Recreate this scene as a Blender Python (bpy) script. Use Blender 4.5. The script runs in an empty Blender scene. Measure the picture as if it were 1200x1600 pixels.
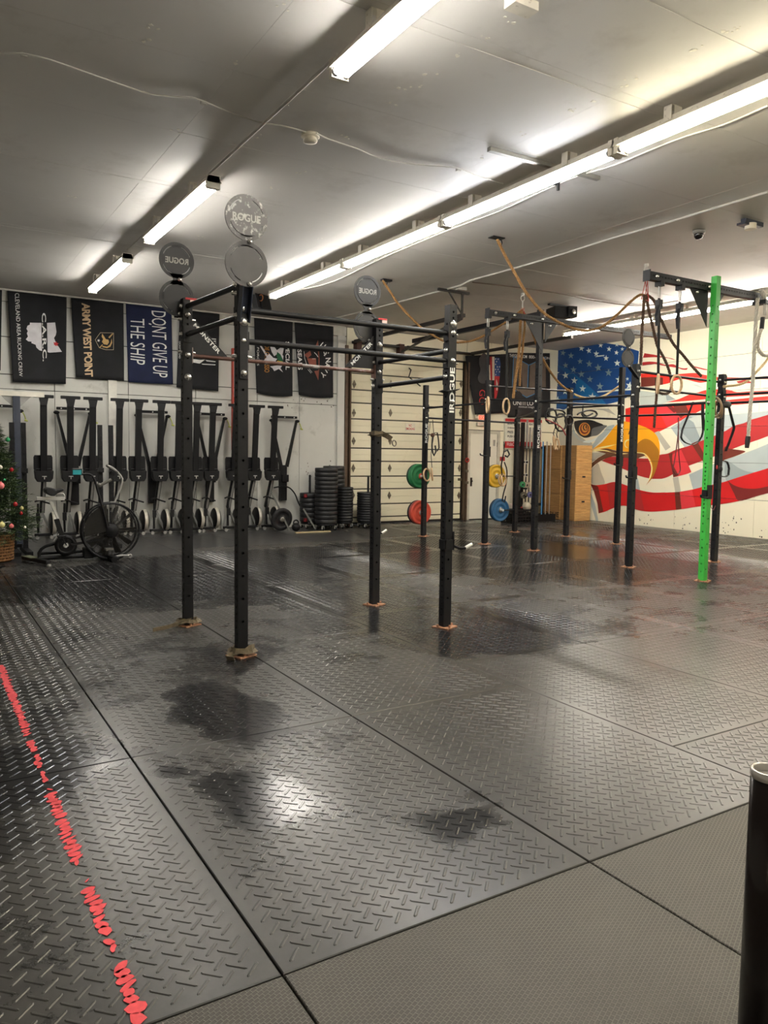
import bpy, bmesh, math, random
from mathutils import Vector, Matrix
from mathutils.geometry import tessellate_polygon
random.seed(7)
C = bpy.context.scene
COL = C.collection
PI = math.pi
# ------------------------------------------------------------------ camera
F_PX = 1200.69
YAW, PITCH, ROLL = math.radians(31.41857), math.radians(-4.32728), math.radians(0.79573)
CAM = Vector((0, 0, 1.5))
_f = Vector((math.sin(YAW)*math.cos(PITCH), math.cos(YAW)*math.cos(PITCH), math.sin(PITCH)))
_r0 = Vector((math.cos(YAW), -math.sin(YAW), 0)); _u0 = _r0.cross(_f)
_r = _r0*math.cos(ROLL)+_u0*math.sin(ROLL); _u = -_r0*math.sin(ROLL)+_u0*math.cos(ROLL)
cd = bpy.data.cameras.new('camera'); cam = bpy.data.objects.new('camera', cd); COL.objects.link(cam)
cd.sensor_fit = 'VERTICAL'; cd.sensor_height = 36; cd.lens = 36*F_PX/1600; cd.clip_start = .02
cam.matrix_world = Matrix(((_r.x,_u.x,-_f.x,CAM.x),(_r.y,_u.y,-_f.y,CAM.y),(_r.z,_u.z,-_f.z,CAM.z),(0,0,0,1)))
C.camera = cam
def P(px, py, X=None, Y=None, Z=None):
    "the point of the place seen at a pixel of the 1200x1600 photograph, on a known wall, floor or rig plane"
    d = _r*((px-600)/F_PX)-_u*((py-800)/F_PX)+_f
    t = (X-CAM.x)/d.x if X is not None else (Y-CAM.y)/d.y if Y is not None else (Z-CAM.z)/d.z
    return CAM+d*t
def zat(x, y, py):
    lo, hi = -1., 9.
    for _ in range(40):
        m = (lo+hi)/2; v = Vector((x, y, m))-CAM
        if 800-F_PX*v.dot(_u)/v.dot(_f) > py: lo = m
        else: hi = m
    return lo
# ------------------------------------------------------------------ world, exposure, light levels
w = bpy.data.worlds.new('world'); C.world = w; w.use_nodes = True
w.node_tree.nodes['Background'].inputs[0].default_value = (.05,.05,.055,1)
w.node_tree.nodes['Background'].inputs[1].default_value = .3
C.view_settings.view_transform = 'Standard'; C.view_settings.look = 'None'
C.view_settings.exposure = 1.25; C.view_settings.gamma = 1; C.view_settings.use_curve_mapping = False
TUBE_WHITE = ((1,.96,.9), 30.0)
TUBE_WARM = ((1,.9,.66), 30.0)
TUBE_WARM3 = ((1,.93,.82), 46.0)
TUBE_COOL = ((.95,.96,1), 30.0)
H = 4.1; WX = 13.6; WY = 14.15; LX = -2.84; BY = -2.0
# ------------------------------------------------------------------ materials
MATS = {}
def s2l(c): return tuple(((v/255)/12.92 if v/255 <= .04045 else ((v/255+.055)/1.055)**2.4) for v in c)
def mat(name, rgb, rough=.5, metal=0, var=.12, scale=8, bump=0, bscale=60, emis=None, estr=0, stretch=(1,1,1), coat=0, dirt=None, dscale=3, dlo=.55, dhi=.7):
    "rgb in sRGB 0-255; a noise varies the colour; optional second colour (dirt, rust, flakes) through a noise mask"
    if name in MATS: return MATS[name]
    m = bpy.data.materials.new(name); m.use_nodes = True; nt = m.node_tree; N = nt.nodes; L = nt.links
    b = N['Principled BSDF']; b.inputs['Roughness'].default_value = rough; b.inputs['Metallic'].default_value = metal
    if coat: b.inputs['Coat Weight'].default_value = coat
    tc = N.new('ShaderNodeTexCoord'); mp = N.new('ShaderNodeMapping'); mp.inputs['Scale'].default_value = stretch
    L.new(tc.outputs['Object'], mp.inputs[0])
    ns = N.new('ShaderNodeTexNoise'); ns.inputs['Scale'].default_value = scale; ns.inputs['Detail'].default_value = 4
    L.new(mp.outputs[0], ns.inputs['Vector'])
    r = N.new('ShaderNodeValToRGB'); c = s2l(rgb)
    r.color_ramp.elements[0].position = .3; r.color_ramp.elements[1].position = .7
    r.color_ramp.elements[0].color = tuple(v*(1-var) for v in c)+(1,)
    r.color_ramp.elements[1].color = tuple(min(1, v*(1+var)) for v in c)+(1,)
    L.new(ns.outputs['Fac'], r.inputs[0]); out = r.outputs[0]
    if dirt:
        n2 = N.new('ShaderNodeTexNoise'); n2.inputs['Scale'].default_value = dscale; n2.inputs['Detail'].default_value = 8; n2.inputs['Roughness'].default_value = .65
        L.new(mp.outputs[0], n2.inputs['Vector'])
        mr = N.new('ShaderNodeMapRange'); mr.inputs['From Min'].default_value = dlo; mr.inputs['From Max'].default_value = dhi
        L.new(n2.outputs['Fac'], mr.inputs[0])
        mx = N.new('ShaderNodeMix'); mx.data_type = 'RGBA'; L.new(mr.outputs[0], mx.inputs[0]); L.new(out, mx.inputs[6])
        mx.inputs[7].default_value = s2l(dirt)+(1,); out = mx.outputs[2]
    L.new(out, b.inputs['Base Color'])
    if bump:
        n3 = N.new('ShaderNodeTexNoise'); n3.inputs['Scale'].default_value = bscale; n3.inputs['Detail'].default_value = 3
        L.new(mp.outputs[0], n3.inputs['Vector'])
        bp = N.new('ShaderNodeBump'); bp.inputs['Strength'].default_value = bump; bp.inputs['Distance'].default_value = .01
        L.new(n3.outputs['Fac'], bp.inputs['Height']); L.new(bp.outputs[0], b.inputs['Normal'])
    if emis:
        b.inputs['Emission Color'].default_value = emis+(1,); b.inputs['Emission Strength'].default_value = estr
    MATS[name] = m; return m
# ------------------------------------------------------------------ mesh builder
class MB:
    def __init__(s): s.v = []; s.f = []; s.sm = []; s.mi = []; s.cur = 0
    def add(s, vs, fs, smooth=False):
        o = len(s.v); s.v += [Vector(p) for p in vs]
        for f in fs: s.f.append(tuple(i+o for i in f)); s.sm.append(smooth); s.mi.append(s.cur)
        return s
    def frame(s, a, b, up=None):
        z = (Vector(b)-Vector(a)); l = z.length; z = z/l if l > 1e-9 else Vector((0,0,1))
        up = Vector(up) if up is not None else (Vector((0,0,1)) if abs(z.z) < .95 else Vector((0,1,0)))
        x = up.cross(z)
        if x.length < 1e-6: x = Vector((1,0,0)).cross(z)
        x.normalize(); return x, z.cross(x), z
    def box(s, c, d, rz=0, rx=0, ry=0, ch=0):
        "box with centre c and size d; ch chamfers its four vertical-in-local edges"
        M = Matrix.Rotation(rz,3,'Z') @ Matrix.Rotation(rx,3,'X') @ Matrix.Rotation(ry,3,'Y'); c = Vector(c)
        x, y, z = d[0]/2, d[1]/2, d[2]/2
        if ch:
            pr = [(-x+ch,-y),(x-ch,-y),(x,-y+ch),(x,y-ch),(x-ch,y),(-x+ch,y),(-x,y-ch),(-x,-y+ch)]
        else: pr = [(-x,-y),(x,-y),(x,y),(-x,y)]
        n = len(pr)
        vs = [c+M@Vector((p[0],p[1],-z)) for p in pr]+[c+M@Vector((p[0],p[1],z)) for p in pr]
        fs = [tuple(range(n-1,-1,-1)), tuple(range(n,2*n))]+[(i,(i+1)%n,n+(i+1)%n,n+i) for i in range(n)]
        return s.add(vs, fs)
    def bb(s, x0, x1, y0, y1, z0, z1, ch=0): return s.box(((x0+x1)/2,(y0+y1)/2,(z0+z1)/2),(x1-x0,y1-y0,z1-z0),ch=ch)
    def bar(s, a, b, w, h, up=None, w2=None, h2=None):
        x, y, z = s.frame(a, b, up); a = Vector(a); b = Vector(b); w2 = w2 or w; h2 = h2 or h
        vs = [a+x*i*w/2+y*j*h/2 for i, j in ((-1,-1),(1,-1),(1,1),(-1,1))]+[b+x*i*w2/2+y*j*h2/2 for i, j in ((-1,-1),(1,-1),(1,1),(-1,1))]
        return s.add(vs, [(3,2,1,0),(4,5,6,7)]+[(i,(i+1)%4,4+(i+1)%4,4+i) for i in range(4)])
    def cyl(s, a, b, r, n=14, r2=None, caps=True):
        x, y, z = s.frame(a, b); a = Vector(a); b = Vector(b); r2 = r if r2 is None else r2
        A = [2*PI*i/n for i in range(n)]
        vs = [a+(x*math.cos(t)+y*math.sin(t))*r for t in A]+[b+(x*math.cos(t)+y*math.sin(t))*r2 for t in A]
        s.add(vs, [(i,(i+1)%n,n+(i+1)%n,n+i) for i in range(n)], True)
        if caps: s.add(vs, [tuple(range(n-1,-1,-1)), tuple(range(n,2*n))])
        return s
    def tube(s, pts, r, n=8, caps=True, flat=None, closed=False):
        "tube along a polyline; flat=(w,t) makes a strap of that section instead"
        pts = [Vector(p) for p in pts]; m = len(pts); rings = []; px = None
        for i, p in enumerate(pts):
            if closed: t = pts[(i+1)%m]-pts[i-1]
            else: t = pts[min(i+1,m-1)]-pts[max(i-1,0)]
            t.normalize()
            if px is None:
                px = Vector((0,0,1)).cross(t)
                if px.length < .05: px = Vector((0,1,0)).cross(t)
            px = px-t*px.dot(t)
            if px.length < 1e-5: px = Vector((1,0,0))-t*t.x
            px.normalize(); py = t.cross(px); rr = r[i] if isinstance(r, (list,tuple)) else r
            if flat: rings.append([p+px*flat[0]/2*a+py*flat[1]/2*b for a, b in ((-1,-1),(1,-1),(1,1),(-1,1))])
            else: rings.append([p+(px*math.cos(2*PI*k/n)+py*math.sin(2*PI*k/n))*rr for k in range(n)])
        k = 4 if flat else n; vs = [v for g in rings for v in g]
        fs = [(i*k+j, i*k+(j+1)%k, (i+1)*k+(j+1)%k, (i+1)*k+j) for i in range(m-1) for j in range(k)]
        if closed: fs += [((m-1)*k+j, (m-1)*k+(j+1)%k, (j+1)%k, j) for j in range(k)]
        s.add(vs, fs, not flat)
        if caps and not closed: s.add(rings[0]+rings[-1], [tuple(range(k-1,-1,-1)), tuple(range(k,2*k))])
        return s
    def rope(s, pts, r, pitch=.12, n=5, step=.02):
        "three twisted strands along a path"
        pts = smooth(pts, step); m = len(pts)
        fr = []; px = None; L = [0]
        for i, p in enumerate(pts):
            t = (pts[min(i+1,m-1)]-pts[max(i-1,0)]).normalized()
            if px is None: px = Vector((.3,1,.2)).cross(t)
            px = (px-t*px.dot(t)).normalized(); fr.append((px.copy(), t.cross(px)))
            if i: L.append(L[-1]+(pts[i]-pts[i-1]).length)
        for k in range(3):
            s.tube([pts[i]+(fr[i][0]*math.cos(2*PI*(L[i]/pitch+k/3))+fr[i][1]*math.sin(2*PI*(L[i]/pitch+k/3)))*r*.52 for i in range(m)], r*.56, n)
        return s
    def lathe(s, prof, o, ax=(0,0,1), n=24, smooth=True):
        "prof = [(radius, height)] turned about ax through o"
        o = Vector(o); x, y, z = s.frame((0,0,0), ax)
        vs = [o+(x*math.cos(2*PI*j/n)+y*math.sin(2*PI*j/n))*r+z*h for r, h in prof for j in range(n)]
        fs = [(i*n+j, i*n+(j+1)%n, (i+1)*n+(j+1)%n, (i+1)*n+j) for i in range(len(prof)-1) for j in range(n)]
        return s.add(vs, fs, smooth)
    def torus(s, c, ax, R, r, n=28, k=8, arc=None, a0=0):
        c = Vector(c); x, y, z = s.frame((0,0,0), ax); m = n if arc is None else n+1; A = 2*PI if arc is None else arc
        return s.tube([c+(x*math.cos(a0+A*i/n)+y*math.sin(a0+A*i/n))*R for i in range(m)], r, k, closed=arc is None)
    def ball(s, c, r, n=12, k=8, sc=(1,1,1)):
        c = Vector(c); vs = []; fs = []
        for i in range(k+1):
            for j in range(n):
                a = PI*i/k; b = 2*PI*j/n; vs.append(c+Vector((r*sc[0]*math.sin(a)*math.cos(b), r*sc[1]*math.sin(a)*math.sin(b), r*sc[2]*math.cos(a))))
        for i in range(k):
            for j in range(n): fs.append((i*n+j,(i+1)*n+j,(i+1)*n+(j+1)%n,i*n+(j+1)%n))
        return s.add(vs, fs, True)
    def plate(s, pts, th, nrm):
        "flat outline given thickness th along nrm"
        pts = [Vector(p) for p in pts]; nrm = Vector(nrm).normalized()*th; n = len(pts)
        tr = tessellate_polygon([pts]); vs = pts+[p+nrm for p in pts]
        return s.add(vs, [tuple(reversed(t)) for t in tr]+[tuple(i+n for i in t) for t in tr]+[(i,(i+1)%n,n+(i+1)%n,n+i) for i in range(n)])
    def flat(s, pts):
        pts = [Vector(p) for p in pts]; return s.add(pts, [tuple(t) for t in tessellate_polygon([pts])])
    def holed(s, o, u, v, nrm, w, L, holes, r, depth=.005, hm=1, n=8):
        "strip from o, width w along u, length L along v, with round holes at the distances in holes; nrm points outward; walls of the holes get material hm"
        o = Vector(o); u = Vector(u); v = Vector(v); nrm = Vector(nrm)
        def q(a0, a1): s.add([o+v*a0, o+u*w+v*a0, o+u*w+v*a1, o+v*a1], [(0,1,2,3)])
        pos = 0; hs = sorted(holes); c0 = s.cur
        for i, h in enumerate(hs):
            hw = min(r*1.25, .49*min([hs[i+1]-h] if i+1 < len(hs) else [9])); hw = max(hw, r*1.05)
            if h-hw > pos+1e-5: q(pos, h-hw)
            bp = []; cp = []
            for k in range(n):
                a = PI/4+2*PI*k/n; cx, cy = math.cos(a), math.sin(a)
                m_ = max(abs(cx), abs(cy)); bp.append(o+u*(w/2+cx/m_*w/2)+v*(h+cy/m_*hw)); cp.append(o+u*(w/2+cx*r)+v*(h+cy*r))
            ip = [p-nrm*depth for p in cp]
            s.add(bp+cp, [(k,(k+1)%n,n+(k+1)%n,n+k) for k in range(n)])
            s.cur = hm; s.add(cp+ip, [(k,(k+1)%n,n+(k+1)%n,n+k) for k in range(n)]); s.cur = c0
            pos = h+hw
        if pos < L: q(pos, L)
        return s
def smooth(pts, step=.03):
    pts = [Vector(p) for p in pts]; out = []
    P_ = [pts[0]*2-pts[1]]+pts+[pts[-1]*2-pts[-2]]
    for i in range(1, len(P_)-2):
        p0, p1, p2, p3 = P_[i-1:i+3]; k = max(1, int((p2-p1).length/step))
        for j in range(k):
            t = j/k; out.append(.5*((2*p1)+(p2-p0)*t+(2*p0-5*p1+4*p2-p3)*t*t+(3*p1-p0-3*p2+p3)*t**3))
    out.append(pts[-1]); return out
ROOTLOC = {}
def origin_of(p):
    while p is not None and p.parent is not None: p = p.parent
    return p.location.copy() if p is not None else Vector((0,0,0))
def obj(name, mb, m, parent=None, label=None, stuff=False, bevel=0, at=None):
    "one mesh object; coordinates in mb are world coordinates"
    me = bpy.data.meshes.new(name); off = origin_of(parent) if parent is not None else (Vector(at) if at is not None else Vector((0,0,0)))
    me.from_pydata([tuple(v-off) for v in mb.v], [], mb.f)
    for mm in (m if isinstance(m, (list,tuple)) else [m]): me.materials.append(mm)
    me.polygons.foreach_set('use_smooth', mb.sm); me.polygons.foreach_set('material_index', mb.mi); me.update()
    o = bpy.data.objects.new(name, me); COL.objects.link(o)
    if parent is not None: o.parent = parent
    else: o.location = off
    if label: o['label'] = label
    if stuff: o['kind'] = 'stuff'
    if bevel:
        b = o.modifiers.new('bevel', 'BEVEL'); b.width = bevel; b.segments = 2; b.limit_method = 'ANGLE'
    return o
def tag(o, label, cat, group=None):
    o['label'] = label; o['category'] = cat
    if group: o['group'] = group
    return o
def thing(name, label, cat, loc=(0,0,0), group=None):
    o = bpy.data.objects.new(name, None); COL.objects.link(o); o.location = loc; o.empty_display_size = .1
    return tag(o, label, cat, group)
def struct(o): o['kind'] = 'structure'; return o
def sroot(name):
    o = bpy.data.objects.new(name, None); COL.objects.link(o); o['kind'] = 'structure'; return o
def dup(o, loc, label=None, group=None, parent=None):
    c = o.copy(); COL.objects.link(c)
    if parent is not None: c.parent = parent
    else: c.location = loc
    if label: c['label'] = label
    if group: c['group'] = group
    for ch in o.children: dup(ch, None, parent=c)
    return c
# lettering: the outline of the built-in font, laid on four corners
TXT = {}
def text_mb(body, corners, mb=None, lift=None, bold=0, track=1.0, shear=0, mirror=False):
    "corners: top-left, top-right, bottom-right, bottom-left of the word in world space"
    key = (body, bold, track, shear)
    if key not in TXT:
        cu = bpy.data.curves.new('lettering', 'FONT'); cu.body = body; cu.size = 1; cu.space_character = track; cu.shear = shear
        cu.offset = bold; cu.resolution_u = 3
        o = bpy.data.objects.new('lettering', cu); COL.objects.link(o)
        dg = bpy.context.evaluated_depsgraph_get(); me = o.evaluated_get(dg).to_mesh()
        TXT[key] = ([v.co.copy() for v in me.vertices], [tuple(p.vertices) for p in me.polygons])
        o.evaluated_get(dg).to_mesh_clear(); bpy.data.objects.remove(o); bpy.data.curves.remove(cu)
    vs, fs = TXT[key]; mb = mb or MB()
    x0 = min(v.x for v in vs); x1 = max(v.x for v in vs); y0 = min(v.y for v in vs); y1 = max(v.y for v in vs)
    tl, tr, br, bl = [Vector(c) for c in corners]; out = []
    for v in vs:
        a = (v.x-x0)/(x1-x0); b = (v.y-y0)/(y1-y0)
        if mirror: a = 1-a
        p = (bl*(1-a)+br*a)*(1-b)+(tl*(1-a)+tr*a)*b
        out.append(lift(p) if lift else p)
    mb.add(out, fs); return mb
# common materials
BLK = mat('black_powder_coat', (23,23,26), .5, var=.15, scale=30, bump=.08, bscale=300)
BLK2 = mat('hole_edge_black', (14,14,15), .6)
DKM = mat('dark_blue_grey_steel', (46,52,66), .4)
CHR = mat('bright_zinc', (215,214,208), .3, .35, var=.05)
RUST = mat('rusted_steel', (176,128,98), .75, .1, var=.35, scale=40, dirt=(70,42,30), dscale=25)
BLK.node_tree.nodes['Principled BSDF'].inputs['Specular IOR Level'].default_value = .3
RUB = mat('black_rubber', (24,24,26), .55, var=.2, scale=20)
GRN = mat('green_powder_coat', (62,178,68), .38, var=.06)
WOODR = mat('birch_ring_wood', (205,172,132), .45, var=.15, scale=14, stretch=(1,1,4))
WHT = mat('white_print', (228,228,224), .55, var=.03)
RED = mat('red_print', (190,32,36), .5)
FAB = mat('black_webbing', (22,22,24), .8)
GREY = mat('grey_aluminium', (128,128,128), .35, .7)
# ------------------------------------------------------------------ floor: slab and rubber mats
def floor_material(name, hexa=False, smooth_mat=False):
    m = bpy.data.materials.new(name); m.use_nodes = True; nt = m.node_tree; N = nt.nodes; L = nt.links
    b = N['Principled BSDF']; g = N.new('ShaderNodeNewGeometry')
    def math_(op, a, c, clamp=False):
        n = N.new('ShaderNodeMath'); n.operation = op; n.use_clamp = clamp
        for i, s in enumerate((a, c)):
            if s is None: continue
            if isinstance(s, (int, float)): n.inputs[i].default_value = s
            else: L.new(s, n.inputs[i])
        return n.outputs[0]
    def noise(sc, det=4, st=(1,1,1), rough=.55):
        mp = N.new('ShaderNodeMapping'); mp.inputs['Scale'].default_value = st; L.new(g.outputs['Position'], mp.inputs[0])
        n = N.new('ShaderNodeTexNoise'); n.inputs['Scale'].default_value = sc; n.inputs['Detail'].default_value = det; n.inputs['Roughness'].default_value = rough
        L.new(mp.outputs[0], n.inputs['Vector']); return n.outputs['Fac']
    acc = None
    if not hexa:
        # where the photograph shows water (+) and dry dust (-): centre pixel, radii in metres, weight
        blobs = [(345,1110,.24,.42,1.5),(372,1030,.3,.3,.8),(405,1240,.22,.24,1.1),(730,1290,.24,.13,1.2),(45,1215,.3,.3,1.0),(30,1310,.12,.16,.6),
            (270,1210,.1,.06,.5),(760,985,.75,.75,1.0),(640,960,.8,.5,.6),(500,935,.9,.6,.6),(190,905,1.5,1.0,.7),(80,1130,.4,.7,.35),(430,880,1.8,1.3,.75),(250,930,1.5,.7,.5),(1050,870,2.6,1.6,.8),(800,860,2.5,2.2,.8),(560,1040,.35,.25,.35),
            (300,965,.7,.3,-1.0),(235,1130,.3,.35,-.6),(470,1050,.3,.35,-.8),(650,1060,.7,.4,-1.0),(40,960,.6,.5,-.5),(190,1330,.35,.4,-.7),(600,1400,.5,.3,-.8),(950,1300,.6,.4,-.9),(1000,1080,1.4,.9,-.9),(620,1200,.4,.3,-.5),(720,906,.5,.2,-.4),(500,1500,.5,.3,-.6),(200,845,2.6,1.3,-1.2),(420,838,2.2,1.2,-1.0)]
        sp = N.new('ShaderNodeSeparateXYZ'); L.new(g.outputs['Position'], sp.inputs[0])
        nx = noise(1.6, 3); ny = noise(2.1, 3)
        X = math_('ADD', sp.outputs[0], math_('MULTIPLY', math_('SUBTRACT', nx, .5), .5)); Y = math_('ADD', sp.outputs[1], math_('MULTIPLY', math_('SUBTRACT', ny, .5), .6))
        for px, py, rx, ry, wt in blobs:
            q = P(px, py, Z=0)
            dx = math_('DIVIDE', math_('SUBTRACT', X, q.x), rx*1.5); dy = math_('DIVIDE', math_('SUBTRACT', Y, q.y), ry*1.5)
            d = math_('ADD', math_('MULTIPLY', dx, dx), math_('MULTIPLY', dy, dy))
            e = math_('MULTIPLY', math_('SUBTRACT', 1, d, True), wt)
            acc = e if acc is None else math_('ADD', acc, e)
        acc = math_('ADD', acc, math_('MULTIPLY', math_('SUBTRACT', noise(2.2, 8, rough=.7), .5), 2.6))
        wet = N.new('ShaderNodeMapRange'); wet.inputs['From Min'].default_value = -.05; wet.inputs['From Max'].default_value = .5; L.new(acc, wet.inputs[0]); wet = wet.outputs[0]
        cr = N.new('ShaderNodeValToRGB'); E = cr.color_ramp.elements
        E[0].color = (.050,.048,.044,1); E[1].color = (.010,.010,.011,1)
        if smooth_mat: E[0].color = (.050,.050,.051,1)
        L.new(wet, cr.inputs[0])
        mx = N.new('ShaderNodeMix'); mx.data_type = 'RGBA'; mx.blend_type = 'MULTIPLY'; mx.inputs[0].default_value = .6
        gr = N.new('ShaderNodeValToRGB'); gr.color_ramp.elements[0].position = .3; gr.color_ramp.elements[1].position = .75; gr.color_ramp.elements[0].color = (.45,.45,.45,1); gr.color_ramp.elements[1].color = (1.3,1.28,1.22,1)
        L.new(noise(9, 9, rough=.75), gr.inputs[0]); L.new(cr.outputs[0], mx.inputs[6]); L.new(gr.outputs[0], mx.inputs[7]); L.new(mx.outputs[2], b.inputs['Base Color'])
        ro = N.new('ShaderNodeMapRange'); ro.inputs['To Min'].default_value = .30; ro.inputs['To Max'].default_value = .19; L.new(wet, ro.inputs[0])
        rr = math_('ADD', ro.outputs[0], math_('MULTIPLY', math_('SUBTRACT', noise(5, 3), .5), .08)); L.new(rr, b.inputs['Roughness'])
        bp = N.new('ShaderNodeBump'); bp.inputs['Strength'].default_value = .25; bp.inputs['Distance'].default_value = .004
        L.new(math_('ADD', noise(3, 2), math_('MULTIPLY', noise(240, 2), .03)), bp.inputs['Height']); L.new(bp.outputs[0], b.inputs['Normal'])
    else:
        mp = N.new('ShaderNodeMapping'); mp.inputs['Rotation'].default_value = (0,0,math.radians(-25)); L.new(g.outputs['Position'], mp.inputs[0])
        br = N.new('ShaderNodeTexBrick'); br.inputs['Scale'].default_value = 1; br.inputs['Brick Width'].default_value = .019; br.inputs['Row Height'].default_value = .0125
        br.inputs['Mortar Size'].default_value = .0022; br.inputs['Mortar Smooth'].default_value = .6; br.offset = .5
        L.new(mp.outputs[0], br.inputs['Vector'])
        br.inputs['Color1'].default_value = (0,0,0,1); br.inputs['Color2'].default_value = (0,0,0,1); br.inputs['Mortar'].default_value = (1,1,1,1)
        cr = N.new('ShaderNodeValToRGB'); cr.color_ramp.elements[0].position = .25; cr.color_ramp.elements[1].position = .75
        cr.color_ramp.elements[0].color = (.048,.043,.036,1); cr.color_ramp.elements[1].color = (.068,.062,.052,1); L.new(noise(4, 8, rough=.7), cr.inputs[0])
        mx = N.new('ShaderNodeMix'); mx.data_type = 'RGBA'; L.new(math_('MULTIPLY', br.outputs['Fac'], .85), mx.inputs[0]); L.new(cr.outputs[0], mx.inputs[6]); mx.inputs[7].default_value = (.125,.116,.098,1)
        L.new(mx.outputs[2], b.inputs['Base Color']); b.inputs['Roughness'].default_value = .62
        bp = N.new('ShaderNodeBump'); bp.inputs['Strength'].default_value = .8; bp.inputs['Distance'].default_value = .0015
        L.new(br.outputs['Fac'], bp.inputs['Height']); L.new(bp.outputs[0], b.inputs['Normal'])
    return m
FM = floor_material('treaded_rubber'); FS = floor_material('smooth_rubber', smooth_mat=True); FH = floor_material('honeycomb_rubber', hexa=True)
fl = struct(obj('floor', MB().bb(LX-.1, WX+.1, BY-.1, WY+.1, -.1, -.014), mat('floor_slab_black', (14,13,13), .8)))
MM = {}
def mat_meshes(wd, ln, kind):
    k = (round(wd,3), round(ln,3), kind)
    if k in MM: return MM[k]
    a = MB(); g = .0035; ch = .003; x0, x1, y0, y1 = g, wd-g, g, ln-g
    vs = [(x0,y0,-.0138),(x1,y0,-.0138),(x1,y1,-.0138),(x0,y1,-.0138),(x0,y0,-ch),(x1,y0,-ch),(x1,y1,-ch),(x0,y1,-ch),(x0+ch,y0+ch,0),(x1-ch,y0+ch,0),(x1-ch,y1-ch,0),(x0+ch,y1-ch,0)]
    a.add(vs, [(i,(i+1)%4,4+(i+1)%4,4+i) for i in range(4)]+[(4+i,4+(i+1)%4,8+(i+1)%4,8+i) for i in range(4)]+[(8,9,10,11),(3,2,1,0)])
    me = bpy.data.meshes.new('rubber_mat'); me.from_pydata([tuple(v) for v in a.v], [], a.f); me.materials.append({'tread':FM,'smooth':FS,'hex':FH}[kind])
    tr = None
    if kind == 'tread':
        s = .052; V = []; Fc = []; nn = int((wd+ln)/s)
        for i in range(-nn, nn):
            for j in range(-nn, nn):
                cx, cy = wd/2+(i-j)*s*.7071, ln/2+(i+j)*s*.7071
                if not (.035 < cx < wd-.035 and .035 < cy < ln-.035): continue
                t = PI/4 if (i+j)%2 else -PI/4; c, sn = math.cos(t), math.sin(t); o = len(V)
                for (l, w_, z) in ((.036,.0058,-.0002),(.032,.0026,.0024)):
                    for p, q in ((-l,0),(-l*.82,-w_),(l*.82,-w_),(l,0),(l*.82,w_),(-l*.82,w_)):
                        V.append((cx+p*c-q*sn, cy+p*sn+q*c, z))
                Fc += [(o+k,o+(k+1)%6,o+6+(k+1)%6,o+6+k) for k in range(6)]+[tuple(o+6+k for k in range(6))]
        tr = bpy.data.meshes.new('tread_bars'); tr.from_pydata(V, [], Fc); tr.materials.append(FM)
    MM[k] = (me, tr); return MM[k]
def lay(x0, x1, y0, y1, kind, dz=0):
    me, tr = mat_meshes(x1-x0, y1-y0, kind)
    o = bpy.data.objects.new('rubber_mat', me); COL.objects.link(o); o.parent = fl; o.location = (x0, y0, dz)
    if kind == 'tread':
        t = bpy.data.objects.new('tread_bars', tr); COL.objects.link(t); t.parent = o; t['kind'] = 'stuff'
for k in range(-3, 11):
    x0 = .865+1.235*k; x1 = min(x0+1.235, WX)
    ys = [1.94+1.82*n for n in range(-3, 8)] if k < 2 else [2.54+1.82*n for n in range(-3, 8)]
    if k >= 2: ys = [y for y in ys if y < BY+.2 or y > 2] ; ys = [BY, .12, 1.94]+[y for y in ys if y > 2]
    ys = sorted(set([BY]+[y for y in ys if BY+.1 < y < WY-.05]+[WY]))
    for y0, y1 in zip(ys, ys[1:]):
        kind = 'hex' if y1 <= 1.95 else 'smooth' if (y0 > 10.9 and k < 5) or (k >= 8 and y0 > 9.5 and (k+int(y0))%2) or (k == 6 and 7 < y0 < 9) or (k >= 5 and y0 > 12.5) else 'tread'
        lay(x0, x1, y0, y1, kind, random.uniform(-.0012, .0006) if y0 > 5 else 0)
# ------------------------------------------------------------------ walls
WL = mat('wall_paint_grey_white', (205,205,198), .55, var=.06, scale=1.5, dirt=(150,148,138), dscale=2.2, dlo=.6, dhi=.8, bump=.05, bscale=30)
WR = mat('wall_paint_cream', (242,236,212), .5, var=.03, scale=1.2, dirt=(205,196,170), dscale=3, dlo=.62, dhi=.85, bump=.05, bscale=30)
JNT = mat('joint_dark', (70,68,64), .8)
WBK = mat('back_room_wall_paint', (168,166,160), .6)
wb = struct(obj('wall_back', MB().bb(LX-.3, 7.7, WY+.012, WY+.25, -.1, H+.1).bb(7.7, 10.78, WY+.012, WY+.25, 3.62, H+.1).bb(10.78, WX+.3, WY+.012, WY+.25, -.1, H+.1), JNT))
wr = struct(obj('wall_right', MB().bb(WX+.012, WX+.25, BY-.3, WY+.25, -.1, H+.1), JNT))
struct(obj('wall_left', MB().bb(LX-.25, LX, BY-.3, WY+.25, -.1, H+.1), WBK))
struct(obj('wall_front', MB().bb(LX, WX+.25, BY-.3, BY, -.1, H+.1), WBK))
def panel(parent, c, d, m, ch=.004):
    "one wall panel, its long edges eased"
    mb = MB(); a = MB()
    mb.box(c, d); return obj('panel', mb, m, parent, bevel=ch)
zs = [0,.62,1.24,1.86,2.48,2.72,3.33,3.9,H]
xs = [LX,-1.6,-.38,.84,2.06,3.28,4.5,5.72,6.62,7.68]
for i in range(len(xs)-1):
    for j, (z0, z1) in enumerate(zip(zs, zs[1:])):
        if j in (0,1,2,3): continue
        panel(wb, ((xs[i]+xs[i+1])/2, WY+.004, (z0+z1)/2), (xs[i+1]-xs[i]-.012, .02, z1-z0-.014), WL)
    panel(wb, ((xs[i]+xs[i+1])/2, WY+.004, 1.24), (xs[i+1]-xs[i]-.006, .02, 2.48-.006), WL)
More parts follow.
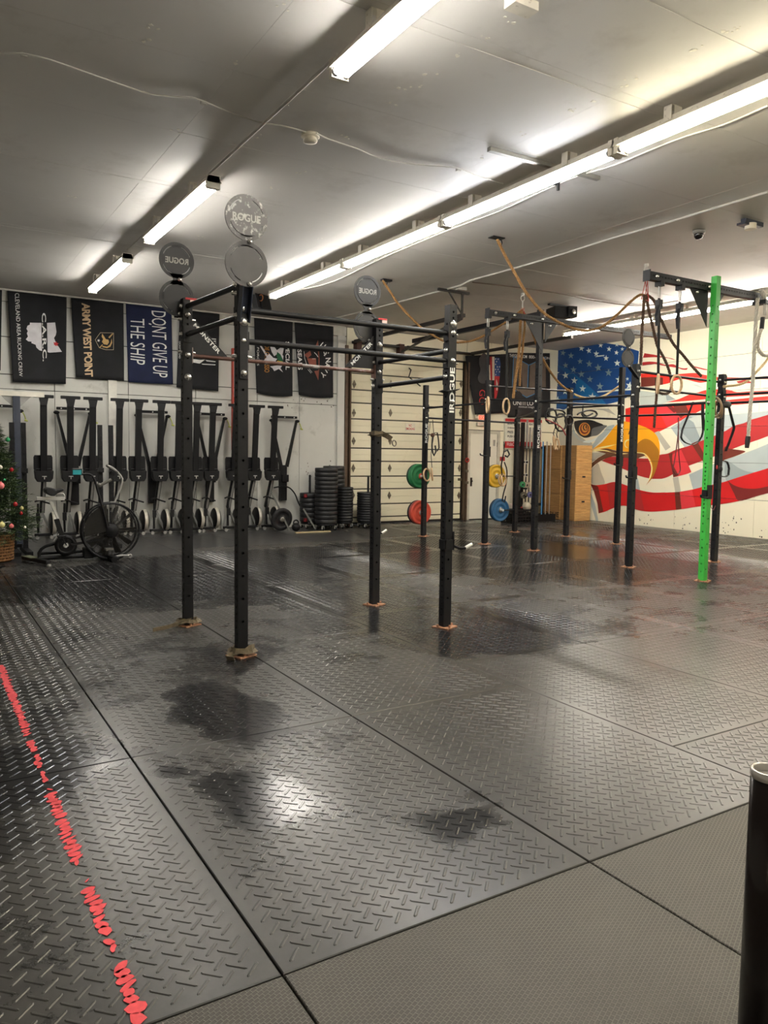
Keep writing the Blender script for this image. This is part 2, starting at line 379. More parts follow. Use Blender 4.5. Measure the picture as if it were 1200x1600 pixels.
for x0, x1 in ((10.8,11.5),(11.5,12.5),(12.5,WX)):
    for z0, z1 in ((2.08,3.1),(3.1,H)): panel(wb, ((x0+x1)/2, WY+.004, (z0+z1)/2), (x1-x0-.01, .02, z1-z0-.01), WR)
panel(wb, (11.81+.9, WY+.004, 1.04), (1.77, .02, 2.06), WR)
panel(wb, (9.24, WY+.004, 3.86), (3.1, .02, .46), WR)
struct(obj('trim_1', MB().bb(2.93,3.07,WY-.06,WY-.007,0,3.86), mat('pilaster_white', (226,224,214), .5)))
struct(obj('trim_2', MB().bb(LX,7.62,WY-.035,WY-.007,3.9,H-.001), mat('header_white', (196,194,184), .5)))
struct(obj('trim_3', MB().bb(7.46,7.62,WY-.05,WY-.007,0,3.9), WL))
yy = [BY+i*1.795 for i in range(10)]
JZ = [.72,1.42,2.12,2.82,3.5]
zz = [0]+JZ+[H]
for y0, y1 in zip(yy, yy[1:]):
    for z0, z1 in zip(zz, zz[1:]):
        panel(wr, (WX+.006, (y0+y1)/2, (z0+z1)/2), (.02, y1-y0-.004, z1-z0-.007), WR, .002)
# ------------------------------------------------------------------ ceiling of taped sheets
CEI = mat('ceiling_paint_grey', (208,205,200), .5, var=.05, scale=.9, dirt=(194,190,184), dscale=1.4, bump=.1, bscale=5)
ce = struct(obj('ceiling', MB().bb(LX-.3, WX+.3, BY-.3, WY+.3, H+.012, H+.12), JNT))
for i in range(7):
    for j in range(14):
        x0 = LX-.1+i*2.44+(1.22 if j%2 else 0)-(1.22 if j%2 else 0); y0 = BY-.1+j*1.22
        x1 = min(x0+2.44, WX+.05); y1 = min(y0+1.22, WY+.05)
        if x1-x0 < .2: continue
        mb = MB().bb(x0+.0008, x1-.0008, y0+.0015, y1-.0015, H+random.uniform(0,.0015), H+.011)
        obj('panel', mb, CEI, ce)
for x0, x1, y in ((-1.8,5.2,4.15),(-1,3.4,7.8),(.6,5.2,10.25),(5,12.5,8.4),(3.2,9.5,3.2)):   # old raised tape lines
    obj('tape_ridge', MB().bb(x0, x1, y-.045, y+.045, H-.003, H), CEI, ce)
# scars where paint has come away
mb = MB()
for px, py in ((476,86),(455,125),(638,318),(895,328),(797,423),(1088,424),(552,412),(222,612),(853,590),(742,202),(880,26),(935,537),(425,897),(995,745),(630,740),(606,748)):
    q = P(px/2, py/2, Z=H)
    for k in range(3):
        c = q+Vector((random.uniform(-.05,.05), random.uniform(-.05,.05), 0)); n = random.randint(4,6); R = random.uniform(.008,.022)
        mb.plate([(c.x+R*random.uniform(.5,1)*math.cos(2*PI*a/n), c.y+R*random.uniform(.5,1)*math.sin(2*PI*a/n), H-.002) for a in range(n)], .0025, (0,0,1))
for px, py in ((380,72),(322,106),(233,172),(142,236),(70,272),(95,268),(302,488),(430,423),(588,343),(633,320),(745,262),(788,240),(970,148),(1060,100),(1110,80),(26,323)):
    q = P(600+px/2, py/2, Z=H)
    for k in range(3):
        c = q+Vector((random.uniform(-.05,.05), random.uniform(-.05,.05), 0)); n = random.randint(4,6); R = random.uniform(.008,.022)
        mb.plate([(c.x+R*random.uniform(.5,1)*math.cos(2*PI*a/n), c.y+R*random.uniform(.5,1)*math.sin(2*PI*a/n), H-.002) for a in range(n)], .0025, (0,0,1))
obj('paint_chips', mb, mat('bare_plaster', (226,222,210), .8), ce, stuff=True)
# ------------------------------------------------------------------ fluorescent fittings
HOUS = mat('fitting_white_enamel', (214,208,194), .45, dirt=(120,105,85), dscale=18, dlo=.6, dhi=.72)
EM = {}
def tube_mat(tc):
    if tc not in EM:
        EM[tc] = mat('fluorescent_tube_%d' % len(EM), (250,250,250), .3, emis=tc[0], estr=tc[1])
    return EM[tc]
def fitting(x, y0, y1, label, tc, group=None, drop=.10, brackets=2):
    t = thing('fluorescent_fitting', label, 'ceiling light', (x, (y0+y1)/2, H), group)
    zc = H-drop
    hb = MB(); hw = .078
    hb.plate([(x-hw,y0,zc-.03),(x-hw*.62,y0,zc+.03),(x+hw*.62,y0,zc+.03),(x+hw,y0,zc-.03)], y1-y0, (0,1,0))
    obj('housing', hb, HOUS, t)
    for sx in (-.036,.036):
        obj('tube', MB().cyl((x+sx,y0+.05,zc-.053),(x+sx,y1-.05,zc-.053),.022,12), tube_mat(tc), t)
    for yq in (y0+.02, y1-.02): obj('end_cap', MB().bb(x-.062,x+.062,yq-.02,yq+.02,zc-.085,zc+.034), HOUS, t)
    for yq in (y0+.05, y1-.05):
        for sx in (-.036,.036): obj('lamp_socket', MB().cyl((x+sx,yq-.012,zc-.053),(x+sx,yq+.012,zc-.053),.026,10), mat('socket_grey', (120,120,120), .5), t)
    for k in range(brackets):
        yb = y0+(y1-y0)*(.22+.56*k/(max(1,brackets-1))); b = MB()
        b.bb(x-.04,x+.04,yb-.035,yb-.031,zc+.03,H-.001).bb(x-.04,x+.04,yb-.031,yb+.03,H-.006,H-.001).bb(x-.075,x-.071,yb-.035,yb+.035,zc-.01,H-.001).bb(x-.075,x-.04,yb-.035,yb+.035,H-.005,H-.001)
        obj('bracket', b, HOUS, t)
fitting(2.42, 2.22, 4.62, 'lit strip light of the left row, cut by the top edge of the photo', TUBE_WHITE)
fitting(2.42, 7.05, 9.36, 'lit strip light in the middle of the left row above the round rack signs', TUBE_WHITE)
fitting(2.42, 10.40, 12.72, 'lit strip light at the far end of the left row above the banners', TUBE_WHITE)
for i, (y0, y1, lb, tc) in enumerate(((9.08,11.5,'lit strip light at the far end of the long middle row', TUBE_WHITE),(6.86,9.06,'lit strip light third from the camera in the long middle row', TUBE_WHITE),
        (4.5,6.84,'lit bluish white strip light of the middle row under the steel strut', TUBE_COOL),(2.1,4.48,'lit yellowish strip light of the middle row at the right photo edge', TUBE_WARM))):
    fitting(4.9, y0, y1, lb, tc)
fitting(11.3, 9.3, 11.6, 'lit strip light at the far end of the right row', TUBE_WARM3)
fitting(11.3, 6.9, 9.25, 'lit strip light in the right row behind the top of the green post', TUBE_WARM3)
fitting(11.3, 4.5, 6.85, 'strip light of the right row just outside the right edge of the photo', TUBE_WARM3)
fitting(2.42, -.9, 1.5, 'strip light of the left row overhead behind the camera', TUBE_WHITE)
fitting(4.9, -.4, 2.0, 'strip light of the middle row overhead behind the camera', TUBE_WARM)
fitting(8.2, -.4, 2.0, 'strip light overhead to the right of the camera, near the front wall', TUBE_WARM)
fitting(11.3, .2, 2.6, 'strip light of the right row near the front wall', TUBE_WARM3)
# conduits and cables on the ceiling
CON = mat('conduit_painted', (200,196,188), .45)
c = MB().cyl((2.42,4.62,H-.02),(2.42,10.4,H-.02),.012,8)
tag(obj('conduit', c, CON), 'straight grey electrical conduit linking the left row of strip lights', 'conduit')
tag(obj('conduit', MB().tube([P(x,y,Z=H-.02) for x,y in ((1200,300),(1045,347),(957,372),(885,395),(812,417),(735,438),(720,446),(660,462),(600,478),(520,498),(440,517))], .014, 8), CON), 'long light conduit crossing the ceiling from the right edge to the door opener hanger', 'conduit')
def cable(pts, r, m, label, z=H-.012): tag(obj('cable', MB().tube(smooth([P(x,y,Z=z) for x,y in pts], .1), r, 6), m), label, 'cable')
cable([(-20,83),(36,83),(75,92),(160,122),(240,148),(300,152),(318,158),(365,178),(400,190),(440,196),(478,206)], .006, CON, 'thin wavy white cable from the left edge of the ceiling to the smoke detector')
cable([(494,208),(512,217),(560,233),(592,247),(650,257),(712,262),(740,273),(785,287)], .006, CON, 'thin white cable running right from the smoke detector')
cable([(1200,165),(1130,195),(1068,214),(1010,237),(960,258),(900,276),(840,302),(780,330),(700,360),(600,402),(520,440),(460,455)], .008, CON, 'thin sagging cable alongside the long middle row of strip lights')
cable([(738,441),(800,448),(870,458),(930,470),(1000,478),(1060,470)], .008, mat('brown_cable', (110,95,80), .6), 'brown cable stapled over the ceiling above the second rig')
for x, y in ((37,83),(318,158),(716,264)):
    q = P(x, y, Z=H); tag(obj('cable_clip', MB().bb(q.x-.02,q.x+.02,q.y-.015,q.y+.015,H-.022,H-.001), CON), {37:'small pale clip holding the cable near the left edge of the ceiling',318:'small pale clip holding the cable midway to the smoke detector',716:'small pale clip on the cable right of the smoke detector'}[x], 'cable clip')
q = P(485,210,Z=H); t = thing('smoke_detector', 'round white smoke detector on the grey ceiling', 'smoke detector', (q.x,q.y,H))
IV = mat('ivory_plastic', (226,218,200), .4)
obj('base', MB().lathe([(0,0),(.075,0),(.075,-.02),(.062,-.028),(0,-.028)], (q.x,q.y,H-.001)), IV, t); obj('cover', MB().lathe([(.05,-.028),(.05,-.04),(.058,-.045),(.055,-.06),(.03,-.068),(0,-.068)], (q.x,q.y,H-.001)), IV, t)
q = P(1092,360,Z=H); t = thing('dome_camera', 'small dark dome camera on the ceiling right of the climbing ropes', 'camera', (q.x,q.y,H))
obj('base', MB().lathe([(0,0),(.07,0),(.07,-.03),(.055,-.04),(0,-.04)], (q.x,q.y,H-.001)), mat('dim_white_plastic',(150,146,140),.4), t); obj('lens_dome', MB().lathe([(.05,-.04),(.05,-.07),(.03,-.095),(0,-.1)], (q.x,q.y,H-.001)), mat('dark_dome', (25,22,22), .12), t)
q = P(1172,344,Z=H); t = thing('sensor_bracket', 'dark bracket with a round cream sensor on the ceiling at the right edge', 'sensor', (q.x,q.y,H))
obj('bracket', MB().bb(q.x-.12,q.x+.2,q.y-.03,q.y+.03,H-.05,H-.001).bb(q.x-.16,q.x-.02,q.y-.05,q.y+.05,H-.075,H-.05), DKM, t); obj('sensor', MB().cyl((q.x-.03,q.y-.03,H-.11),(q.x-.03,q.y-.03,H-.05),.06,16), IV, t)
q0 = P(764,233,Z=H-.02); q1 = P(935,279,Z=H-.02)
tag(obj('ceiling_strut', MB().bar(q0, q1, .045, .035), mat('strut_steel', (150,148,140), .4, .5)), 'steel strut fixed across the ceiling above the middle row of strip lights', 'strut')
q = P(870,285,Z=H); tag(obj('ceiling_hook', MB().bb(q.x-.012,q.x+.012,q.y-.03,q.y+.03,H-.02,H-.001).bb(q.x-.012,q.x+.012,q.y-.03,q.y-.01,H-.08,H-.02), BLK2), 'small dark ceiling hook beside the middle row of strip lights', 'hook')
q = P(815,2,Z=H); tag(obj('junction_box', MB().bb(q.x-.09,q.x+.09,q.y-.05,q.y+.05,H-.05,H-.001,ch=.005), HOUS), 'pale junction box on the ceiling at the top edge of the photo', 'junction box')
# ------------------------------------------------------------------ mural on the right wall (flat paint, in the wall's own plane)
PAINT = {}
PCOL = dict(blue=(22,72,135),blue2=(24,108,168),blue3=(20,88,152),sg=(128,150,158),sw=(228,236,230),red=(205,26,30),redo=(232,48,36),redm=(178,42,44),redl=(222,58,66),redd=(118,34,32),redb=(112,46,34),
    g1=(178,190,190),g2=(150,162,164),g3=(196,204,196),gw=(192,188,172),org=(248,172,26),brn=(178,118,28),dbr=(105,68,46),crm=(250,236,160),dk=(34,32,34),gry=(112,114,112),lg=(186,186,174),orr=(222,150,66),cream=(240,236,212))
def paint(n):
    if n not in PAINT: PAINT[n] = mat('wall_paint_'+n, PCOL[n], .5, var=.04, scale=3)
    return PAINT[n]
MX = WX-.0045
mmats = []; mm = MB(); LAY = [0]
def shape(pts, colour, o=(0,0), s=1.0):
    LAY[0] += 1; x = MX-LAY[0]*.00006
    if colour not in mmats: mmats.append(colour)
    mm.cur = mmats.index(colour)
    w3 = []
    for a, b in pts:
        q = P(o[0]+a/s, o[1]+b/s, X=WX-.006); w3.append(Vector((x, min(q.y, WY-.008), min(q.z, H-.002))))
    mm.flat(w3)
def curve2(pts, k=4):
    return [(p.x, p.y) for p in (lambda q: [q[i] for i in range(len(q))])(smooth2(pts, k))]
def smooth2(pts, k):
    pts = [Vector((a,b,0)) for a, b in pts]; P_ = [pts[0]*2-pts[1]]+pts+[pts[-1]*2-pts[-2]]; out = []
    for i in range(1, len(P_)-2):
        p0,p1,p2,p3 = P_[i-1:i+3]
        for j in range(k):
            t = j/k; out.append(.5*((2*p1)+(p2-p0)*t+(2*p0-5*p1+4*p2-p3)*t*t+(3*p1-p0-3*p2+p3)*t**3))
    out.append(pts[-1]); return out
def cv(pts): return curve2(pts)
T1 = dict(o=(855,520), s=7.5); T2 = dict(o=(915,640), s=7.5); T3 = dict(o=(1040,540), s=7.5); T4 = dict(o=(1040,680), s=7.5); Z6 = dict(o=(860,600), s=8.571); V5 = dict(o=(980,520), s=10.)
# field of stars
shape([(30,192),(250,160),(690,100),(880,150),(1075,215),(1065,330),(1040,480),(1020,640),(1000,720),(850,800)]+cv([(850,800),(700,836),(500,850),(330,852),(245,875),(180,905),(20,915)]), 'blue', **T1)
shape(cv([(100,370),(230,420),(420,560),(590,720),(690,832)])+cv([(690,832),(480,845),(330,850),(180,870),(20,905)])+cv([(20,905),(60,780),(260,700),(330,610),(210,470),(100,370)]), 'blue3', **T1)
shape(cv([(300,470),(430,580),(590,720),(690,832)])+cv([(690,832),(560,840),(400,740),(330,620),(360,560),(300,470)]), 'blue2', **T1)
for cx, cy, r, g in ((185,235,38,0),(278,268,42,0),(100,325,38,0),(385,335,38,0),(215,382,38,0),(492,365,46,0),(598,410,50,0),(308,432,42,0),(400,485,46,0),(718,468,50,0),(500,545,44,0),(618,628,50,0),(402,182,40,1),(487,210,38,1),(627,145,34,1),(575,245,38,1),(690,298,38,1),(725,190,34,1),(812,232,32,1),(815,138,30,1),(820,355,44,1),(105,470,42,1),(215,500,44,1),(318,560,46,1),(415,655,46,1),(105,605,40,1),(210,690,40,1),(528,750,52,1),(120,785,44,1),(845,548,52,1),(965,620,52,1),(880,190,26,1),(1010,440,36,1),(700,112,14,1),(940,540,24,1)):
    a0 = random.uniform(-.15,.2); pts = []
    for k in range(10):
        a = -PI/2+a0+k*PI/5; R = r if k%2 == 0 else r*.38; pts.append((cx+R*math.cos(a)*.92, cy+R*math.sin(a)))
    shape(pts, 'sw' if g else 'sg', **T1)
shape([(585,685),(860,660),(990,650),(990,672),(860,680),(588,700)], 'sw', **T1)
shape([(585,268),(670,260),(670,272),(560,285)], 'sw', **T1)
# eagle: feathers, eye
shape([(120,640),(300,630),(480,760),(560,790),(560,830),(345,830),(110,820)], 'lg', **Z6)
shape(cv([(310,540),(320,620),(370,710),(450,760),(560,748),(640,700),(720,630),(760,570),(850,545)])+[(860,560)]+cv([(860,560),(800,640),(720,720),(640,800),(565,870),(560,820),(600,760),(520,775),(420,765),(350,720),(300,650),(300,560)]), 'g1', **Z6)
shape(cv([(310,520),(330,600),(380,680),(470,720),(560,700),(640,680),(720,600),(760,560),(700,545),(600,500),(520,485),(420,490),(310,520)]), 'gry', **Z6)
shape(cv([(320,500),(330,590),(380,660),(440,715),(500,715),(545,690),(560,600),(640,570),(710,548),(620,505),(520,480),(400,485),(320,500)]), 'dk', **Z6)
shape([(460,760),(560,745),(640,700),(600,760),(520,790),(430,780)], 'sw', **Z6)
shape([(600,500),(720,545),(920,545),(920,500),(700,480)], 'cream', **Z6)
def disc(cx, cy, rx, ry, col, a0=0, a1=2*PI, **k):
    shape([(cx+rx*math.cos(a0+(a1-a0)*i/24), cy+ry*math.sin(a0+(a1-a0)*i/24)) for i in range(24 if a1-a0 > 6.2 else 25)], col, **k)
disc(458, 605, 76, 88, 'orr', **Z6); disc(458, 598, 60, 72, 'redd', **Z6); disc(462, 592, 46, 58, 'orr', **Z6); disc(470, 580, 36, 44, 'dk', **Z6); disc(474, 580, 24, 34, 'orr', **Z6); disc(480, 575, 9, 26, 'dk', **Z6)
# soft grey planes on the head and the folds
shape([(520,330),(780,330),(880,420),(700,350)], 'gw', **Z6); shape([(190,900),(600,960),(770,1050),(500,1125),(195,1150)], 'g3', **V5); shape([(600,960),(640,970),(760,1040),(620,1060)], 'g2', **V5)
shape([(1000,800),(1100,810),(1200,870),(1110,850)], 'g3', **V5)
# upper ribbons
shape(cv([(270,318),(340,330),(430,345),(600,380),(700,400),(760,430)])+[(640,395),(430,380),(245,390)], 'redm', **V5)
shape(cv([(240,460),(340,450),(430,455),(520,475),(600,500),(720,492),(800,535),(880,555),(950,548)])+cv([(930,580),(860,575),(790,550),(600,520),(430,490),(330,500),(240,515)]), 'redm', **V5)
shape([(1000,510),(1200,558),(1330,590),(1200,580),(1010,532)], 'redm', **V5)
shape(cv([(215,640),(400,640),(600,668),(760,650),(1040,628),(1200,655),(1400,690),(1900,720)])+[(1900,740)]+cv([(1900,740),(1400,740),(1200,775),(1100,775),(900,725),(780,735),(640,790),(520,812),(350,835),(215,848)]), 'redo', **V5)
shape([(215,700),(400,690),(560,700),(560,810),(350,835),(215,848)], 'redb', **V5)
shape([(600,370),(1200,380),(1500,385),(1500,395),(1200,392),(640,396)], 'redm', **T3); shape([(830,418),(930,400),(1040,440),(850,440)], 'redm', **T3)
# white-red-white band
shape(cv([(0,668),(90,645),(160,625),(270,578),(380,548),(480,520),(600,512),(740,520),(840,545),(1000,535),(1200,528),(1900,500)])+cv([(1900,540),(1200,570),(900,592),(700,605),(400,635),(0,668)]), 'redo', **T3)
shape(cv([(-470,740),(-300,700),(0,688),(480,652),(700,640),(1200,592),(1900,540)])+cv([(1900,590),(1200,645),(960,682),(700,700),(520,720),(430,760),(300,820),(100,920),(0,972),(-180,1060)])+cv([(-180,1060),(-240,985),(-320,950),(-470,925)]), 'redo', **T3)
shape([(-120,690),(-20,690),(190,850),(100,920),(20,965)], 'redl', **T3); shape([(90,705),(240,695),(275,780),(180,850),(130,800)], 'redb', **T3); shape([(0,700),(60,700),(140,760),(100,790)], 'redd', **T3)
shape(cv([(-180,1060),(0,972),(100,920),(300,820),(440,755),(560,790),(700,805),(950,790),(1200,765),(1900,640)])+[(1900,680)]+cv([(1900,680),(1200,850),(1000,910),(700,1025),(540,1075),(330,1165),(100,1230),(-80,1270)]), 'cream', **T3)
shape([(240,840),(440,760),(560,795),(700,808),(950,792),(1200,766),(1900,640),(1900,680),(1200,850),(1000,910),(700,1025),(540,1075),(330,1165),(225,1195),(60,960)], 'g1', **T3)
shape([(240,840),(290,825),(400,900),(470,1100),(330,1165),(130,950)], 'g2', **T3); shape([(270,860),(430,800),(450,1000),(420,1120),(330,900)], 'g3', **T3); shape([(-130,1020),(-80,1000),(60,1190),(0,1230)], 'gw', **T3)
# stripe under and behind the beak
shape(cv([(190,600),(240,572),(300,552),(440,560),(600,570),(760,570),(870,530),(960,515),(1060,470),(1200,430)])+[(1400,350),(1435,340),(1640,250)]+cv([(1640,250),(1740,190),(1850,160),(1940,120),(2140,60),(2800,-150)])+[(2800,40)]+cv([(2800,40),(2140,310),(1800,430),(1640,500),(1380,595),(1140,685),(1080,725),(960,790),(860,815),(740,810),(600,765),(500,720),(430,690),(340,655),(190,600)]), 'redm', **T2)
shape([(1010,530),(1120,470),(1240,730),(1200,752),(1050,790)], 'redl', **T2); shape([(1240,400),(1310,370),(1430,600),(1380,615),(1330,540)], 'redb', **T2)
shape([(975,520),(1020,505),(1010,620),(1090,770),(1030,795)], 'redb', **T2)
shape(cv([(640,330),(690,140),(760,160),(930,185),(880,220),(690,290)]), 'redb', **T4)
# white band right, grey folds
shape(cv([(-720,510),(0,510),(200,470),(440,385),(700,290),(900,220),(1060,160),(1200,100),(1860,-100)])+[(1860,160)]+cv([(1860,160),(1200,390),(1000,450),(820,510),(640,565),(480,600),(330,640),(170,668),(0,675),(-300,655),(-430,600),(-560,520)]), 'cream', **T4)
shape([(275,462),(450,380),(700,290),(900,220),(1060,160),(1200,100),(1860,-100),(1860,160),(1200,390),(1000,450),(820,510),(640,565),(480,600),(325,640)], 'g1', **T4)
shape(cv([(700,292),(780,330),(860,385),(960,425),(1080,440),(1000,452),(820,510),(720,540),(690,430)]), 'g2', **T4)
shape([(85,500),(150,488),(180,665),(115,672)], 'gw', **T4)
shape(cv([(60,740),(75,690),(110,660),(150,635),(190,602),(300,650),(500,725),(640,780),(800,815),(935,820)])+cv([(935,970),(800,972),(690,955),(560,920),(430,870),(330,848),(230,872),(120,885),(60,850)]), 'cream', **T2)
shape(cv([(60,740),(80,690),(110,660),(150,635),(185,740),(225,868),(120,885),(60,850)]), 'gw', **T2); shape([(585,770),(615,810),(640,950),(580,930)], 'g1', **T2)
shape(cv([(65,615),(100,600),(150,560),(240,515),(160,500),(70,510)]), 'lg', **T2)
# lowest stripe
shape(cv([(55,870),(120,886),(230,872),(330,848),(430,870),(560,920),(690,955),(800,972),(935,970)])+cv([(935,972),(1105,963),(1260,935),(1410,895),(1575,862),(1755,805),(1935,748),(2135,688),(2800,480)])+[(2800,830)]+cv([(2800,830),(2135,980),(1985,1020),(1800,1070),(1580,1108),(1290,1140),(1135,1165),(935,1185),(800,1195),(690,1190),(600,1172),(480,1130),(400,1130),(300,1165),(230,1195),(155,1215)])+cv([(155,1215),(140,1100),(100,960),(55,870)]), 'red', **T2)
shape([(60,875),(120,886),(150,905),(210,1195),(155,1215),(140,1100),(100,960)], 'redd', **T2); shape([(250,880),(330,850),(395,862),(395,1130),(290,1165)], 'redm', **T2)
shape([(565,925),(640,945),(690,1190),(600,1172),(565,1160)], 'redm', **T2); shape([(1045,968),(1105,963),(1125,1165),(1060,1172)], 'redb', **T2); shape([(1105,963),(1250,938),(1290,1140),(1125,1165)], 'redl', **T2)
shape(cv([(1665,830),(1750,890),(1900,925),(2135,900),(2800,700)])+[(2800,830)]+cv([(2800,830),(2135,980),(1985,1020),(1800,1068),(1740,980),(1665,830)]), 'redd', **T2)
shape([(45,900),(60,960),(110,1100),(150,1300),(125,1310),(70,1130)], 'g1', **T2)
# beak
shape(cv([(390,160),(460,138),(600,172),(720,215),(820,285),(862,370),(872,480),(860,570),(830,680),(790,780),(750,840),(708,888)])+cv([(708,888),(745,830),(768,770),(778,700),(760,620),(720,560),(660,525),(600,505),(440,488),(320,470),(180,462),(75,470)])+cv([(75,470),(130,430),(200,375),(270,290),(330,210),(390,160)]), 'org', **T2)
shape(cv([(590,420),(640,370),(700,342),(770,365),(830,430),(862,500),(845,640),(795,780),(708,888)])+cv([(708,888),(770,790),(788,700),(775,610),(730,540),(680,512),(590,500)]), 'brn', **T2)
shape(cv([(75,475),(150,470),(250,455),(330,475),(440,492),(590,495),(680,510),(700,535),(640,560),(600,572),(440,562),(360,548),(300,552),(200,590),(120,640),(68,690)])+[(60,640),(150,565),(240,515),(160,495)], 'dbr', **T2)
shape(cv([(75,478),(160,468),(250,478),(330,505),(440,512),(500,515),(400,522),(300,500),(200,484),(75,488)]), 'crm', **T2)
shape(cv([(600,508),(680,520),(730,570),(765,650),(768,720),(745,810),(758,812),(782,720),(778,650),(745,570),(690,512),(600,498)]), 'crm', **T2)
shape([(78,466),(200,432),(372,405),(230,448)], 'crm', **T2); shape(cv([(520,345),(470,360),(455,400),(470,440),(500,448),(475,430),(468,400),(485,370),(520,356)]), 'crm', **T2)
shape([(512,248),(528,250),(512,290),(500,292)], 'dbr', **T2)
# the wall's horizontal joints stay open through the paint
me = bpy.data.meshes.new('mural'); me.from_pydata([tuple(v) for v in mm.v], [], mm.f); me.polygons.foreach_set('material_index', mm.mi)
bm = bmesh.new(); bm.from_mesh(me)
for z in JZ:
    for d in (-.003,.003): bmesh.ops.bisect_plane(bm, geom=bm.verts[:]+bm.edges[:]+bm.faces[:], plane_co=(0,0,z+d), plane_no=(0,0,1))
    bmesh.ops.delete(bm, geom=[f for f in bm.faces if abs(f.calc_center_median().z-z) < .003], context='FACES')
bm.to_mesh(me); bm.free()
for c_ in mmats: me.materials.append(paint(c_))
mu = bpy.data.objects.new('wall_mural', me); COL.objects.link(mu)
tag(mu, 'painted mural of an eagle head over a waving star spangled flag on the right wall', 'mural')
# scuffs low on the walls
def scuffs(spots, plane, label):
    mb = MB()
    for px, py, n in spots:
        for k in range(n):
            a, b = px+random.gauss(0,7), py+random.gauss(0,6); q = P(a, b, **plane); R = random.uniform(.006,.02); e = random.uniform(.3,1)
            if 'X' in plane: mb.flat([(WX-.0042, q.y+R*e*math.cos(t), q.z+R*math.sin(t)) for t in (0,1,2.2,3.3,4.4,5.4)])
            else: mb.flat([(q.x+R*e*math.cos(t), WY-.0068, q.z+R*math.sin(t)) for t in (0,1,2.2,3.3,4.4,5.4)])
    return obj('scuff_marks', mb, mat('scuff_dark', (92,86,74), .8), wr if 'X' in plane else wb, stuff=True)
scuffs([(1136,825,9),(1150,815,7),(1010,812,8),(1000,815,6),(1060,812,6),(1195,832,4),(1075,822,4)], dict(X=WX), '')
scuffs([(470,628,6),(448,632,5),(500,630,5),(518,628,4),(515,722,4),(480,738,6),(700,815,2),(478,735,4)], dict(Y=WY), '')
# ------------------------------------------------------------------ sectional garage door, its tracks and opener hanger
DOORP = mat('door_paint_cream', (232,226,198), .5, var=.03, scale=2, dirt=(196,186,150), dscale=2, dlo=.6, dhi=.85)
d1 = sroot('door_1')
obj('door_core', MB().bb(7.72,10.76,WY+.05,WY+.1,0,3.62), mat('door_joint_black', (38,36,32), .7), d1)
ly = [807,787,763.6,744,721,701,677,656.6,632,612,587,567,544,526]
lz = [0.03]+[P(604,y,Y=WY+.03).z for y in ly]; lz = [z for z in lz if z < 3.55]+[3.6]
for i, (z0, z1) in enumerate(zip(lz, lz[1:])):
    mb = MB(); a = z0+.012; b_ = z1-.012
    # each slat has a shallow rib along its upper third
    pr = [(WY+.05,a),(WY+.022,a),(WY+.018,a+.012),(WY+.018,(a+b_)/2-.004),(WY+.023,(a+b_)/2),(WY+.018,(a+b_)/2+.004),(WY+.018,b_-.012),(WY+.022,b_),(WY+.05,b_)]
    mb.plate([(7.78,y,z) for y, z in pr], 2.92, (1,0,0)); obj('panel', mb, DOORP, d1)
HG = mat('hinge_galvanised', (120,112,96), .5, .6, dirt=(80,66,48), dscale=30)
for px in (551, 611, 722):
    for y in (600, 645, 689, 731.5, 774):
        q = P(px, y, Y=WY+.01); q.x = {551:7.88,611:8.78,722:10.66}[px]
        mb = MB().plate([(q.x,WY+.018,q.z-.085),(q.x+.045,WY+.018,q.z),(q.x,WY+.018,q.z+.085),(q.x-.045,WY+.018,q.z)], .012, (0,-1,0)).cyl((q.x-.03,WY+.0,q.z),(q.x+.03,WY+.0,q.z),.012,8)
        obj('hinge', mb, HG, d1)
TRK = mat('track_brown_steel', (92,74,58), .6, .3, dirt=(50,42,36), dscale=12)
q0 = P(541,505,Y=WY); q1 = P(549,505,Y=WY)
obj('track', MB().bb(7.63,7.70,WY-.06,WY+.02,0,3.72).bb(7.735,7.765,WY-.08,WY+.02,0,3.6), TRK, d1)
obj('track', MB().bb(10.79,10.83,WY-.08,WY-.01,0,3.6).bb(10.74,10.785,WY-.05,WY+.02,0,3.6), TRK, d1)
obj('torsion_shaft', MB().cyl((7.75,WY-.12,3.78),(10.9,WY-.12,3.78),.03,10), mat('oily_black', (30,28,27), .4), d1)
for x in (7.9, 8.95, 10.2): obj('bearing_plate', MB().bb(x-.06,x+.06,WY-.15,WY-.008,3.6,3.84), mat('rust_brown_plate', (70,40,30), .7), d1)
obj('spring', MB().cyl((9.1,WY-.12,3.78),(10.1,WY-.12,3.78),.045,12), mat('oily_black',(30,28,27),.4), d1)
zt = P(853,533,X=10.78).z; yt = P(894,525,X=10.78).y
obj('horizontal_track', MB().bb(7.75,7.81,10.3,WY-.2,3.76,3.82), mat('track_dark', (52,48,45), .5, .4), d1)
obj('horizontal_track', MB().bb(10.75,10.81,yt,WY-.2,zt-.03,zt+.03), mat('track_dark', (52,48,45), .5, .4), d1)
q = P(713,457,Z=H-.05); tr = MB().bb(q.x-.35,q.x+.25,q.y-.02,q.y+.02,H-.06,H-.02).bar((q.x+.12,q.y,H-.05),(q.x+.12,q.y,3.66),.03,.03).bar((q.x-.15,q.y,H-.05),(q.x+.12,q.y,3.72),.018,.018)
t = thing('track_hanger', 'dark steel hanger bracket below the ceiling, above the right post of the first rack', 'bracket', (q.x,q.y,H)); obj('frame', tr, mat('track_dark',(52,48,45),.5,.4), t)
obj('rail', MB().bar((q.x+.12,q.y,3.66),(8.9,WY-.2,3.66),.03,.04), mat('track_dark',(52,48,45),.5,.4), t)
q = P(718,448,Z=H); obj('junction_box', MB().bb(q.x-.05,q.x+.12,q.y-.04,q.y+.04,H-.05,H-.001,ch=.01), CON, t)
